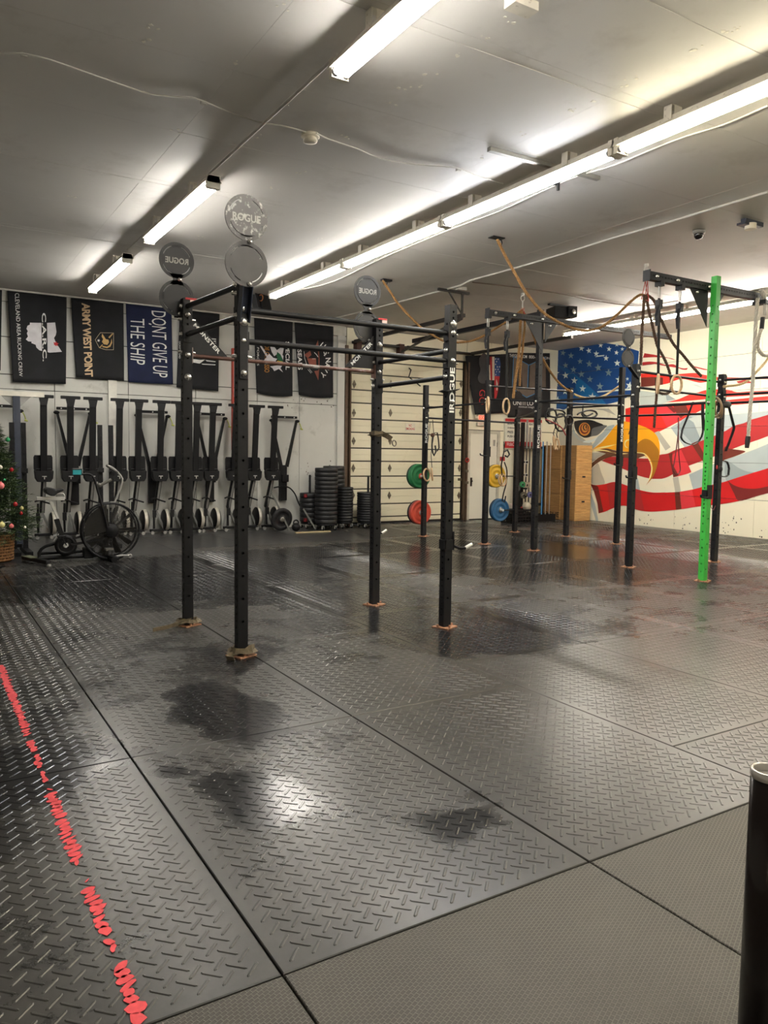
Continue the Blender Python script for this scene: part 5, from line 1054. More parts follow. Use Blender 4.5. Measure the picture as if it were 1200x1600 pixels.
# ------------------------------------------------------------------ ski machines on the wall behind
def make_ski(xc):
    Y = 14.02; t = thing('ski_machine', 'x', 'ski machine', (xc,Y,0), 'ski machines on the banner wall'); v = lambda dx, z, dy=0: Vector((xc+dx,Y+dy,z))
    obj('top_bar', MB().bb(xc-.27,xc+.27,Y-.03,Y+.03,2.17,2.215), MBLK, t, bevel=.005)
    for dx in (-.2,0,.2): obj('bolt', MB().cyl(v(dx,2.19,-.03),v(dx,2.19,-.038),.012,8), CHR, t)
    for s_ in (-1,1):
        obj('arm', MB().bar(v(s_*.265,2.13), v(s_*.06,1.22), .035, .05, up=(0,1,0), w2=.06), MBLK, t)
        obj('pulley', MB().ball(v(s_*.275,2.12,-.02),.045,sc=(1.1,.8,.7)), MBLK, t)
    obj('column', MB().bb(xc-.07,xc+.07,Y-.0,Y+.10,.55,1.25), MBLK, t, bevel=.01)
    obj('monitor', MB().bb(xc-.05,xc+.09,Y-.04,Y-.001,.92,1.06), MBLK, t, bevel=.008)
    obj('handle_cord', MB().tube(smooth([v(.29,2.13,-.03),v(.33,2.05,-.04),v(.35,1.98,-.05)],.03),.009,6), mat('lime_cord',(190,196,92),.6), t)
    obj('handle', MB().cyl(v(.33,1.97,-.05),v(.38,1.96,-.05),.014,8), mat('lime_cord',(190,196,92),.6), t)
    return t
sk = make_ski(P(115,643,Y=14.02).x); sk['label'] = 'black ski machine with V-shaped arms on the wall behind the air bike handle'
for px, lb in ((3,'black ski machine with V-shaped arms behind the decorated tree'),(238,'black ski machine with V-shaped arms left of the rear left rack post'),(329,'black ski machine with V-shaped arms between the two left rack posts'),(444,'black ski machine with V-shaped arms at the right end of the row')):
    dup(sk, (P(px,650,Y=14.02).x,14.02,0), label=lb)
# cable arc and frame right of the row
tag(obj('hose', MB().tube(smooth([P(x,y,Y=13.9) for x,y in ((428,762),(440,760),(452,762),(461,772),(466,785),(474,800),(480,812))],.05),.014,8), MBLK), 'black curved tube arching down to the floor right of the rowing machines', 'tube')
obj_ = thing('machine_frame', 'slanted grey machine legs on the floor at the right end of the rowing machines', 'frame', (6.6,13.7,0))
for a, b in (((424,768),(452,824)),((474,795),(493,824))): obj('leg', MB().bar(P(*a,Y=13.5), Vector((P(*b,Y=13.42).x,13.42,.02)), .03,.03), mat('leg_grey',(92,92,88),.45,.3), obj_)
q = P(478,770,Y=13.7)
x0 = P(452,826,Y=13.3).x; x1 = P(505,826,Y=13.3).x
tag(obj('wooden_strip', MB().bb(x0,x1,12.98,13.05,.002,.022), mat('slat_wood',(186,170,132),.6)), 'thin pale wooden strip lying on the dark floor before the plate stacks', 'strip')
# ------------------------------------------------------------------ racks at the left
def stand(px, ytop, Y, label, pxs=None, ybot=None):
    t = None
    return t
def sq_stand(pa, pb, ytop, Y, label, base=True):
    xa, xb = P(pa,750,Y=Y).x, P(pb,750,Y=Y).x; t = thing('squat_stand', label, 'rack', ((xa+xb)/2,Y,0)); zt = zat(xa,Y,ytop)
    for x in (xa, xb):
        h = .032; mb = MB(); n = int((zt-.2)/.0762)
        mb.holed((x-h,Y-h,.05),(1,0,0),(0,0,1),(0,-1,0),2*h,zt-.05,[.08+.0762*i for i in range(n)],.012,n=6)
        mb.add([(x-h,Y+h,.05),(x-h,Y-h,.05),(x-h,Y-h,zt),(x-h,Y+h,zt),(x+h,Y-h,.05),(x+h,Y+h,.05),(x+h,Y+h,zt),(x+h,Y-h,zt)],[(0,1,2,3),(4,5,6,7),(3,2,7,6),(0,3,6,5)])
        obj('upright_post', mb, [MBLK, mat('hole_pale',(120,120,116),.7)], t)
        obj('base_foot', MB().bb(x-.04,x+.04,Y-.5,Y+.4,.001,.06), MBLK, t)
        obj('spotter_hook', MB().bb(x-.045,x+.045,Y-.05,Y-.033,1.15,1.22).bb(x-.02,x+.02,Y-.12,Y-.05,1.15,1.17), MBLK, t)
    obj('cross_brace', MB().bb(xa+.04,xb-.04,Y+.1,Y+.16,.06,.11) if xb-xa > .1 else MB().bb(xa,xb,Y+.1,Y+.16,.06,.11), MBLK, t)
    return t
sq_stand(157,174,664,12.6,'black squat stand with perforated posts behind the air bike fan')
sq_stand(20,38,660,12.2,'black squat stand with perforated posts beside the decorated tree')
t = thing('wall_rack', 'dark blue rack post with a pale crossbar at the far left behind the tree', 'rack', (P(27,800,Y=13.2).x,13.2,0)); xb_ = P(27,700,Y=13.2).x; zc_ = zat(xb_,13.2,616)
obj('upright_post', MB().bb(xb_-.05,xb_+.05,13.15,13.25,.012,zc_-.03), DKM, t); obj('crossbar', MB().bb(xb_-.55,xb_+.40,13.17,13.23,zc_-.03,zc_+.045), mat('pale_steel',(216,212,198),.5), t)
for s_ in (-1,1): obj('gusset', MB().plate([(xb_+s_*.05,13.19,zc_-.03),(xb_+s_*.21,13.19,zc_-.03),(xb_+s_*.05,13.19,zc_-.19)],.02,(0,1,0)), MGR, t)
obj('base_plate', MB().bb(xb_-.1,xb_+.1,13.1,13.3,.001,.012), MBLK, t)
q = P(3,885,Z=0); tag(obj('floor_grate', MB().bb(q.x-.12,q.x+.03,q.y-.12,q.y+.08,.003,.02,ch=.01), MBLK), 'small black square grate on the floor at the left edge', 'grate')
# ------------------------------------------------------------------ christmas tree
tb = P(-16,868,Z=0); tb.y = 11.4; tb.x = P(-12,860,Y=11.4).x
t = thing('christmas_tree', 'decorated green artificial tree in a wicker basket, cut off by the left edge', 'tree', (tb.x,tb.y,0))
def tree_r(z): return max(.03, .64*(1.72-(z-.40))/1.72)
TG = mat('needle_green', (56,78,50), .7, var=.4, scale=9); TG2 = mat('needle_light_green', (96,116,72), .7, var=.35, scale=9)
obj('trunk', MB().cyl((tb.x,tb.y,.05),(tb.x,tb.y,2.0),.03,8,r2=.008), mat('trunk_brown',(70,52,38),.8), t)
rnd = random.Random(3)
for nm, m_, cnt in (('foliage',TG,2600),('foliage_tips',TG2,900)):
    mb = MB()
    for i in range(cnt):
        z = .40+1.60*(rnd.random()**1.35); a = rnd.random()*2*PI; R = tree_r(z)*(rnd.uniform(.35,1.0) if nm == 'foliage' else rnd.uniform(.75,1.08)); L = .10
        d = Vector((math.cos(a), math.sin(a), rnd.uniform(-.35,.15))).normalized(); p0 = Vector((tb.x,tb.y,z+.03))+Vector((d.x,d.y,d.z))*R
        s_ = d.cross(Vector((0,0,1))).normalized()
        for k in range(9):
            b0 = p0-d*L*(k/9)*1.5; dr = (d*.8+s_*(1 if k%2 else -1)*rnd.uniform(.5,.9)+Vector((0,0,rnd.uniform(-.4,.5)))).normalized(); e = b0+dr*rnd.uniform(.045,.075); wv = dr.cross(Vector((rnd.random(),rnd.random(),1))).normalized()*.0055
            mb.add([b0-wv,b0+wv,e],[(0,1,2)])
    obj(nm, mb, m_, t, stuff=True)
WK = mat('wicker', (168,122,76), .8, var=.3, scale=30)
bk = MB().lathe([(0,.004),(.235,.004),(.25,.03),(.27,.36),(.25,.37),(.0,.34)], (tb.x,tb.y,0), (0,0,1), 30); ba = obj('basket', bk, mat('wicker_dark',(110,76,46),.8,var=.3,scale=30), t)
for k in range(46):
    wv = MB(); a = 2*PI*k/46; 
    wv.tube([(tb.x+(.245+.02*zz_/.36+.006*math.sin(zz_*70+k*PI))*math.cos(a+.25*math.sin(zz_*22+k)*.3), tb.y+(.245+.02*zz_/.36+.006*math.sin(zz_*70+k*PI))*math.sin(a+.25*math.sin(zz_*22+k)*.3), .02+zz_) for zz_ in [i*.034 for i in range(11)]], .0085, 4)
    obj('wicker_strand', wv, WK, ba)
for zz_ in (.03,.07,.11,.15,.19,.23,.27,.31,.355): obj('wicker_band', MB().torus((tb.x,tb.y,zz_),(0,0,1),.252+.02*zz_/.36,.008,30,5), WK, ba)
OR_ = {'r':mat('bauble_red',(176,34,40),.2),'g':mat('bauble_green',(52,150,96),.2),'w':mat('bauble_white',(230,226,210),.2),'p':mat('bauble_pink',(222,120,120),.2),'c':mat('bauble_cream',(214,206,140),.2)}
for px, py, r_, c_, lb in ((12,687,.028,'g','green bauble near the top of the tree'),(1,730,.022,'w','white bauble at the left edge of the tree, upper'),(18,734,.024,'r','small red bauble on the upper right of the tree'),(1,759,.042,'p','large pink bauble at the left edge of the tree'),(24,788,.026,'r','bright red bauble at the right side of the tree'),(34,794,.022,'c','small cream bauble at the right edge of the tree'),(33,802,.02,'r','red bauble just below the small cream one'),(3,820,.034,'c','large cream bauble low on the tree'),(18,822,.026,'p','dull pink bauble low on the tree'),(39,824,.016,'w','tiny white bauble at the lowest right tip of the tree'),(7,750,.016,'g','tiny green bauble beside the large pink one')):
    zt_ = P(px,py,Y=tb.y).z; dx_ = P(px,py,Y=tb.y).x-tb.x; Rr = tree_r(zt_-.03)*1.03
    yo = math.sqrt(max(0, Rr*Rr-dx_*dx_)) if abs(dx_) < Rr else 0
    q = P(px,py,Y=tb.y-yo); tag(obj('ornament', MB().ball(q, r_*1.1, 14, 8).cyl(q+Vector((0,0,r_*1.0)),q+Vector((0,0,r_*1.35)),r_*.3,8), OR_[c_]), lb, 'ornament')
# ------------------------------------------------------------------ air bike
Yb = 10.9
bx = P(120,870,Y=Yb); t = thing('air_bike', 'black air bike with a big fan wheel and silver seat slide, before the rowing machines', 'exercise bike', (bx.x,Yb,0))
def b(x, y, dy=0): q = P(x,y,Y=Yb+dy); q.z = max(q.z, .012); return q
MSL = mat('seat_post_silver', (206,204,198), .35, .2); FOAM = mat('foam_grey', (96,94,88), .7)
za = .07
obj('base_tube', MB().cyl(Vector((b(60,870).x,Yb,za)), Vector((b(162,870).x,Yb,za)), .028, 10), MBLK, t)
obj('base_tube', MB().cyl(Vector((b(60,866).x,Yb+.1,za+.05)), Vector((b(150,866).x,Yb+.1,za+.05)), .02, 10), MBLK, t)
xl = b(58,870).x; obj('rear_stabilizer', MB().bar((xl-.12,Yb+.35,.05),(xl+.1,Yb-.32,.05),.08,.05), MBLK, t, bevel=.01); obj('stabilizer_plate', MB().bar((xl-.11,Yb+.28,.079),(xl-.02,Yb,.079),.12,.006), mat('plate_olive',(104,106,84),.6), t)
for yy_ in (-.3,.33): obj('levelling_foot', MB().cyl((xl+(.1 if yy_<0 else -.12),Yb+yy_,.001),(xl+(.1 if yy_<0 else -.12),Yb+yy_,.03),.03,12), MGR, t)
xf = b(168,870).x; obj('front_stabilizer', MB().bar((xf-.06,Yb+.3,.05),(xf+.05,Yb-.3,.05),.09,.05), MBLK, t, bevel=.01); obj('transport_wheel', MB().cyl((xf+.02,Yb-.34,.04),(xf+.02,Yb-.305,.04),.038,16), MBLK, t); obj('transport_handle', MB().tube([(xf+.03,Yb-.2,.06),(xf+.16,Yb-.16,.07),(xf+.25,Yb-.14,.06)],.014,8).torus((xf+.27,Yb-.14,.055),(0,1,0),.022,.008,12,6), MGR, t)
obj('frame_curve', MB().tube(smooth([b(61,874),b(62,862),b(69,855),b(80,851),b(92,848)],.03), .02, 10), MBLK, t)
obj('saddle_tube', MB().bar(b(101,851), b(88,811), .06, .05), MBLK, t); obj('seat_post', MB().bar(b(92,812), b(78,782), .045, .03), MSL, t)
obj('label_strip', MB().bar(b(84,845,-.045), b(92,834,-.045), .025, .004), WHT, t)
obj('seat_slide', MB().bar(b(57,779), b(101,779), .03, .045), MSL, t, bevel=.004); obj('slide_handle', MB().tube([b(88,772),b(99,771),b(101,775),b(101,779)],.009,8), MSL, t)
sd = MB().plate([b(71,765,-.12),b(76,762,-.12),b(85,763,-.12),b(89,766,-.12),b(99,763,-.12),b(101,766,-.12),b(90,771,-.12),b(86,775,-.12),b(80,775,-.12),b(72,771,-.12)], .24, (0,1,0)); obj('saddle', sd, RUB, t, bevel=.02)
for k, dy in enumerate((-.11,.11)): obj('chainring', MB().lathe([(.04,-.006),(.115,-.006),(.14,-.004),(.14,.012),(.115,.016),(.04,.016)], b(103,852,dy*.6), (0,1,0), 28), MBLK, t)
obj('chainring_hub', MB().cyl(b(103,852,-.1), b(103,852,.1), .03, 12), CHR, t); obj('chain_guard', MB().lathe([(.09,0),(.105,-.01),(.12,0)], b(103,852,-.09), (0,1,0), 28), MBLK, t)
for s_ in (-1,1):
    obj('crank_arm', MB().bar(b(104,852,s_*.12), b(104+8*s_,852+14*s_,s_*.13), .02,.012), MBLK, t); obj('pedal', MB().box(b(104+8*s_,852+14*s_,s_*.19),(.1,.1,.022)), MBLK, t, bevel=.004)
obj('gear_housing', MB().bb(b(116,0).x,b(132,0).x,Yb-.07,Yb+.07,.04,b(120,856).z), MBLK, t, bevel=.012)
obj('mast', MB().bar(b(165,795), Vector((b(165,872).x,Yb,.06)), .06, .06), MBLK, t, bevel=.005); obj('mast_cap', MB().bb(b(161,0).x,b(169,0).x,Yb-.04,Yb+.04,b(165,793).z,b(165,784).z), MGR, t)
obj('stay', MB().bar(b(104,844,-.08), b(165,829,-.08), .018, .03), MBLK, t); obj('stay', MB().bar(b(112,851,-.1), b(167,841,-.1), .018, .03), MBLK, t)
obj('handlebar', MB().tube(smooth([b(113,741,-.2),b(128,741,-.2),b(140,741,-.2),b(147,748,-.2),b(153,768,-.2),b(161,797,-.19),b(168,826,-.17)],.04), .014, 10), MBLK, t)
obj('handlebar', MB().tube(smooth([b(167,727,.2),b(176,731,.2),b(184,738,.2),b(191,748,.2),b(189,760,.2),b(181,780,.2),b(174,800,.18)],.04), .014, 10), MGR, t)
obj('foam_grip', MB().cyl(b(157,758,-.05), b(174,749,-.05), .022, 10), FOAM, t); obj('grip_hub', MB().ball(b(155,758,-.05), .03), FOAM, t); obj('foam_grip', MB().cyl(b(166,727,.2), b(184,738,.2), .018, 10), FOAM, t)
obj('monitor', MB().box(b(120.5,737,-.2),(.125,.03,.085)), mat('monitor_black',(24,24,26),.3), t, bevel=.005); obj('monitor_screen', MB().box(b(120.5,738,-.218),(.105,.004,.06)), mat('screen_teal',(38,150,158),.3), t)
c = b(172,828); Rf = .37
obj('fan_rim', MB().torus(c+Vector((0,-.09,0)),(0,1,0),Rf,.013,40,8).torus(c+Vector((0,.09,0)),(0,1,0),Rf,.013,40,8), MBLK, t, stuff=True)
cg = MB()
for yy_ in (-.1,.1):
    for k in range(1,17): cg.torus(c+Vector((0,yy_*(1+.25*(1-(k/17)**2)),0)),(0,1,0),Rf*(.15+.85*k/17),.0016,32,3)
    for k in range(16):
        a = 2*PI*k/16; cg.tube([c+Vector((Rf*.12*math.cos(a),yy_*1.25,Rf*.12*math.sin(a))),c+Vector((Rf*.6*math.cos(a),yy_*1.15,Rf*.6*math.sin(a))),c+Vector((Rf*math.cos(a),yy_,Rf*math.sin(a)))],.003,4)
obj('fan_cage', cg, mat('cage_wire',(58,56,52),.35,.6), t, stuff=True)
for k in range(10):
    a = 2*PI*k/10; u_ = Vector((math.cos(a),0,math.sin(a))); w2 = Vector((-math.sin(a),0,math.cos(a)))
    obj('fan_blade', MB().plate([c+u_*.08+w2*.02+Vector((0,-.05,0)),c+u_*Rf*.9+w2*.03+Vector((0,-.05,0)),c+u_*Rf*.9-w2*.03+Vector((0,.05,0)),c+u_*.08-w2*.02+Vector((0,.05,0))],.004,w2), mat('blade_grey',(78,76,72),.35,.5), t)
obj('fan_hub', MB().lathe([(0,-.135),(.08,-.13),(.10,-.115),(.10,.11),(0,.12)], c,(0,1,0),24), MBLK, t)
obj('fan_deflector', MB().flat([c+Vector((Rf*.97*math.cos(a),-.128,Rf*.97*math.sin(a))) for a in [PI*.56+i*PI*.5/10 for i in range(11)]]+[c+Vector((-.03,-.128,0))]), mat('deflector_smoke',(30,29,27),.25), t)
bpy.data.objects[ 'fan_deflector'].modifiers.new('thick','SOLIDIFY').thickness = .004
obj('rim_guard', MB().torus(c+Vector((0,-.11,0)),(0,1,0),Rf+.012,.02,20,8,arc=PI*.75,a0=-PI*.62), MBLK, t)
obj('foot_peg', MB().box(b(170,858,-.16),(.1,.12,.03)), FOAM, t, bevel=.005)
# ------------------------------------------------------------------ bumper plates in stacks on dollies
PB = mat('bumper_black', (27,27,29), .5, var=.2, scale=10, dirt=(58,57,55), dscale=7, dlo=.6, dhi=.75); PINS = mat('plate_insert', (150,148,142), .35, .8)
def plate_mesh_z(x, y, z0, th, r):
    g = th*.08
    return MB().lathe([(.026,0+g),(.05,g),(.06,.0),(r*.62,.004),(r*.70,.004+g*.2),(r*.74,0),(r-.010,0),(r,.010),(r,th-.010),(r-.010,th),(r*.74,th),(r*.70,th-.004),(r*.62,th-.004),(.06,th),(.05,th-g),(.026,th-g),(.026,g)], (x,y,z0), (0,0,1), 28)
def stack(px, ytop, Y, n, r, label, where, peg=None, top_y_extra=0, red=()):
    x = P(px,790,Y=Y).x; zt_ = zat(x,Y,ytop); z0 = .135; th = (zt_-z0)/n
    d = thing('plate_dolly', 'low black dolly on casters under the '+label, 'dolly', (x,Y,0))
    obj('deck', MB().lathe([(0,.095),(r*.9,.095),(r*.9,.13),(0,.13)], (x,Y,0),(0,0,1),20), MBLK, d)
    if peg: obj('post', MB().cyl((x,Y,.13),(x,Y,zat(x,Y,peg)),.022,12), BLK, d)
    for k in range(4):
        a = PI/4+k*PI/2; cx, cy = x+r*.85*math.cos(a), Y+r*.85*math.sin(a)
        c_ = obj('caster', MB().cyl((cx-.012,cy,.034),(cx+.012,cy,.034),.033,12), MBLK, d); obj('caster_fork', MB().bb(cx-.02,cx-.015,cy-.02,cy+.02,.03,.095).bb(cx+.015,cx+.02,cy-.02,cy+.02,.03,.095).bb(cx-.02,cx+.02,cy-.02,cy+.02,.088,.0945), CHR, c_)
    words = ['bottom','second from the bottom','third from the bottom','fourth from the bottom','fifth from the bottom','sixth from the bottom','seventh from the bottom','sixth from the top','fifth from the top','fourth from the top','third from the top','second from the top','top']
    for k in range(n):
        wd = words[k] if k < n/2 else words[len(words)-(n-k)]
        o = tag(obj('bumper_plate', plate_mesh_z(x,Y,z0+k*th+.0006,th-.0012,r*(1 if k%3 else .985)), PB), 'black weight plate, %s plate of the %s' % (wd, label), 'weight plate', 'weight plates in the '+label)
        if k in red: obj('red_mark', MB().cyl((x-r*.78,Y-r*.66,z0+k*th+th*.15),(x-r*.78,Y-r*.66,z0+k*th+th*.85),.035,10), mat('plate_red',(140,30,36),.6), o)
    return x
stack(509.5,731,13.36,13,.225,'tallest plate stack','')
stack(521.5,728,13.86,13,.225,'stack behind the tallest one','')
stack(484,770,13.80,6,.20,'short plate stack','',peg=742,red=(0,5))
stack(539,761,13.55,12,.165,'slim plate stack','')
stack(575,769,13.42,12,.225,'plate stack by the garage door','',peg=745)
stack(581,786,13.92,8,.20,'low rearmost plate stack','')
x = P(437,800,Y=13.55).x
t = tag(obj('bumper_plate', MB().lathe([(.026,.0),(.05,.0),(.06,.012),(.14,.012),(.15,.004),(.155,.0),(.21,.0),(.22,.01),(.22,.05),(.21,.06),(0.026,.06)], (x,13.42,.224), (-.1,.97,.2), 36), PB), 'black weight plate standing on edge at the right end of the rowing machines', 'weight plate')
obj('hub_insert', MB().lathe([(.0,.004),(.05,.004),(.05,-.004),(.02,-.004),(0,-.002)], (x,13.42,.224), (-.1,.97,.2), 20), PINS, t)
q = P(466,815,Y=13.2); tag(obj('kettlebell', MB().ball((q.x,13.3,.085),.083).torus((q.x,13.3,.17),(0,1,0),.05,.014,16,6), MBLK), 'small black kettlebell on the floor left of the short plate stack', 'kettlebell')
# coloured plates on the rig pegs
def rig_plates(px, py, Y, cols, label, post_, r=.222):
    c = P(px,py,Y=Y); hold = thing('plate_peg', 'steel peg holding the '+label, 'peg', (c.x,Y,c.z)); L = .05*len(cols)+.1
    obj('peg', MB().cyl((c.x,Y-.06,c.z),(c.x,Y+L,c.z),.0245,14), CHR, hold); obj('arm', MB().bar((c.x,Y-.03,c.z),(post_[0],post_[1],c.z),.05,.02), BLK, hold)
    for k, (m_, nm) in enumerate(cols):
        th = .05; y0 = Y+.008+k*(th+.004)
        o = tag(obj('bumper_plate', MB().lathe([(.026,0),(.05,0),(.058,.008),(.095,.008),(.10,.002),(.14,.002),(.15,.010),(.185,.010),(.195,0),(r-.01,0),(r,.01),(r,th-.01),(r-.01,th),(.026,th),(.026,0)], (c.x,y0,c.z), (0,1,0), 36), m_), nm, 'weight plate')
        obj('hub_insert', MB().lathe([(.026,-.003),(.05,-.003),(.05,.004),(.026,.004)], (c.x,y0,c.z), (0,1,0), 24), PINS if nm.find('green')<0 else mat('insert_red',(190,70,50),.5), o)
GP = mat('bumper_green',(34,116,66),.5); GPD = mat('bumper_dark_green',(20,52,34),.5); RP = mat('bumper_orange_red',(206,78,56),.5); RP2 = mat('bumper_dull_red',(160,66,56),.5); YP = mat('bumper_yellow',(214,170,40),.5); YPD = mat('bumper_dark_olive',(120,100,40),.5); BP = mat('bumper_blue',(34,92,136),.5); BPD = mat('bumper_dark_blue',(20,56,84),.5)
rig_plates(658,744,p1[1]+.07,[(GP,'green weight plate on the far left rig post, front one'),(GP,'green weight plate behind the front green one'),(GPD,'dark green weight plate at the back of the upper peg')],'green plates',p1)
rig_plates(659,801,p1[1]+.07,[(RP,'orange-red weight plate low on the far left rig post'),(RP2,'dull red weight plate behind the orange-red one'),(PB,'black weight plate behind the red ones on the lower peg')],'red plates',p1)
rig_plates(777,744,p3[1]+.07,[(YP,'bright yellow weight plate on the rig post by the white door'),(YPD,'dark olive weight plate behind the yellow one')],'yellow plates',p3)
rig_plates(783,797,p3[1]+.07,[(BP,'blue weight plate low on the rig post by the white door'),(BPD,'dark blue weight plate behind the blue one')],'blue plates',p3)
# ------------------------------------------------------------------ corner storage
PLY = mat('plywood', (206,164,104), .55, var=.22, scale=3, stretch=(1,1,9), bump=.05, bscale=30, dirt=(166,118,66), dscale=5, dlo=.5, dhi=.7); PLY2 = mat('plywood_shaded', (150,112,66), .6, var=.2, scale=3, stretch=(1,1,9), dirt=(130,94,54), dscale=4, dlo=.5, dhi=.75)  # PLY2: same plywood for side panels, their shade put into the colour
yf = 12.86; xa = P(899,780,Y=yf).x; xb = min(P(923,780,Y=yf).x, WX-.02); zt_ = [0.002, .6, 1.18, 1.76]
def plyo(x0,x1,y0,y1,z0,z1,label,m1,m2,slot=True):
    t = thing('wooden_box', label, 'box', ((x0+x1)/2,(y0+y1)/2,z0)); th = .02
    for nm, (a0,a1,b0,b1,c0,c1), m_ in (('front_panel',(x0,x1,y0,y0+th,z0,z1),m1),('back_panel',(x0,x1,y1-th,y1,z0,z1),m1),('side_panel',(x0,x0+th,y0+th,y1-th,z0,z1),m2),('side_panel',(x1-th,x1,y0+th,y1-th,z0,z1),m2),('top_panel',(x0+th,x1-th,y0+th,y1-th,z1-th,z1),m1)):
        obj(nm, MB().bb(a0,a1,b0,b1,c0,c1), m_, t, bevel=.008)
    if slot: obj('hand_slot', MB().bb((x0+x1)/2-.05,(x0+x1)/2+.05,y0-.0015,y0+.003,z1-.17,z1-.13), BLK2, t)
    return t
ym = yf+.52
for k, nm in enumerate(('lowest','middle','top')):
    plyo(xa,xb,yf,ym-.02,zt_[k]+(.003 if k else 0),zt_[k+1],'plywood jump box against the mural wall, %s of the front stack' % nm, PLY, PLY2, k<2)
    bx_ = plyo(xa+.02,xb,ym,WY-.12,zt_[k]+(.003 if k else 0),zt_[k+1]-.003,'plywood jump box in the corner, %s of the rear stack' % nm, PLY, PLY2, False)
    if k == 0:
        z0 = .06; xq = xa+.02-.001; ya_, yb_ = WY-.14, ym+.02
        obj('lettering', text_mb('ROGUE', [(xq,yb_+(ya_-yb_),.17),(xq,yb_,.17),(xq,yb_,.05),(xq,ya_,.05)], bold=.02), mat('burnt_black',(40,28,20),.8), bx_)
def cobj(name, mb, m, label, cat, **k): return tag(obj(name, mb, m), label, cat, **k)
# milk crate with balls
Yc = 12.95; x0, x1 = P(799,805,Y=Yc).x, P(834,805,Y=Yc).x
t = thing('milk_crate', 'black lattice crate on the floor in the back corner', 'crate', ((x0+x1)/2,Yc+.17,0)); hh = .30
for (a, bb_) in (((x0,Yc),(x1,Yc)),((x0,Yc+.34),(x1,Yc+.34)),((x0,Yc),(x0,Yc+.34)),((x1,Yc),(x1,Yc+.34))):
    A_ = Vector((*a,0)); B_ = Vector((*bb_,0)); mb = MB()
    for z in (.012,.08,.15,.22,hh-.012): mb.bar(A_+Vector((0,0,z)),B_+Vector((0,0,z)),.012,.02 if 0.05<z<.25 else .04,up=(0,0,1))
    n = 8
    for k in range(n+1): p_ = A_.lerp(B_,k/n); mb.bar(p_+Vector((0,0,.01)),p_+Vector((0,0,hh)),.014,.014)
    for k in range(n): p_ = A_.lerp(B_,k/n); q_ = A_.lerp(B_,(k+1)/n); mb.bar(p_+Vector((0,0,.08)),q_+Vector((0,0,.22)),.008,.008); mb.bar(q_+Vector((0,0,.08)),p_+Vector((0,0,.22)),.008,.008)
    obj('lattice_side', mb, MBLK, t)
obj('bottom', MB().bb(x0,x1,Yc,Yc+.34,.002,.01), MBLK, t)
def ballat(px, py, Y, r, rgb, label, nm='medicine_ball', cat='ball', sc=(1,1,1)):
    q = P(px,py,Y=Y); cobj(nm, MB().ball(q,r,18,12,sc), mat('ball_%d_%d_%d'%rgb,rgb,.6), label, cat)
ballat(823,791,Yc+.14,.10,(176,168,150),'pale grey ball lying on top of the lattice crate')
q = P(808,787,Y=Yc+.5); cobj('medicine_ball', MB().ball((q.x,Yc+.75,.20),.198,24,14), mat('ball_grey',(138,132,122),.6), 'large grey ball on the floor behind the lattice crate', 'ball')
rk = thing('weight_tree', 'black storage tree with small round weights beside the crate', 'rack', (P(815,800,Y=13.75).x,13.75,0)); xk = P(815,750,Y=13.75).x
obj('post', MB().bb(xk-.035,xk+.035,13.72,13.79,.01,zat(xk,13.75,660)), MBLK, rk); obj('base', MB().bb(xk-.15,xk+.15,13.55,13.84,.001,.03), MBLK, rk)
for py in (722,742,763,775,790): z = zat(xk,13.75,py); obj('peg', MB().cyl((xk,13.72,z),(xk-.0,13.56,z),.018,10), BLK, rk)
for py in (722,742): z = zat(xk,13.75,py); cobj('collar', MB().torus((xk-.0,13.60,z),(0,1,0),.034,.012,16,6), CHR, 'pale round collar on the storage tree, %s one' % ('upper' if py==722 else 'lower'), 'collar')
for px, py, r, rgb, lb in ((809,763,.075,(60,58,56),'dark grey round weight at the left of the storage tree'),(817,757,.07,(40,120,72),'green round weight on the storage tree'),(824,758,.075,(150,136,118),'beige round weight with a dark centre on the storage tree'),(829,773,.07,(92,92,140),'purple round weight on the storage tree'),(819,774,.08,(84,80,66),'olive grey round weight above the crate')):
    q = P(px,py,Y=13.6); obj('peg', MB().bar((xk,13.70,q.z),(q.x,13.66,q.z),.025,.025).cyl((q.x,13.66,q.z),(q.x,13.59,q.z),.014,8), BLK, rk); mtt = mat('wt_%d_%d'%(rgb[0],rgb[2]),rgb,.5)
    o = cobj('small_plate', MB().lathe([(.015,0),(.03,0),(.035,.01),(r*.8,.01),(r,.0),(r,.05),(.015,.05)], (q.x,q.y,q.z), (.2,1,0), 20), mtt, lb, 'weight'); obj('hub_hole', MB().cyl((q.x,q.y-.002,q.z),(q.x,q.y+.004,q.z),.022,12), BLK2, o)
q = P(816,786,Y=13.3); cobj('small_plate', MB().cyl((q.x-.04,13.28,.325),(q.x+.04,13.28,.325),.02,10), RED, 'small red handle lying at the back of the crate', 'handle')
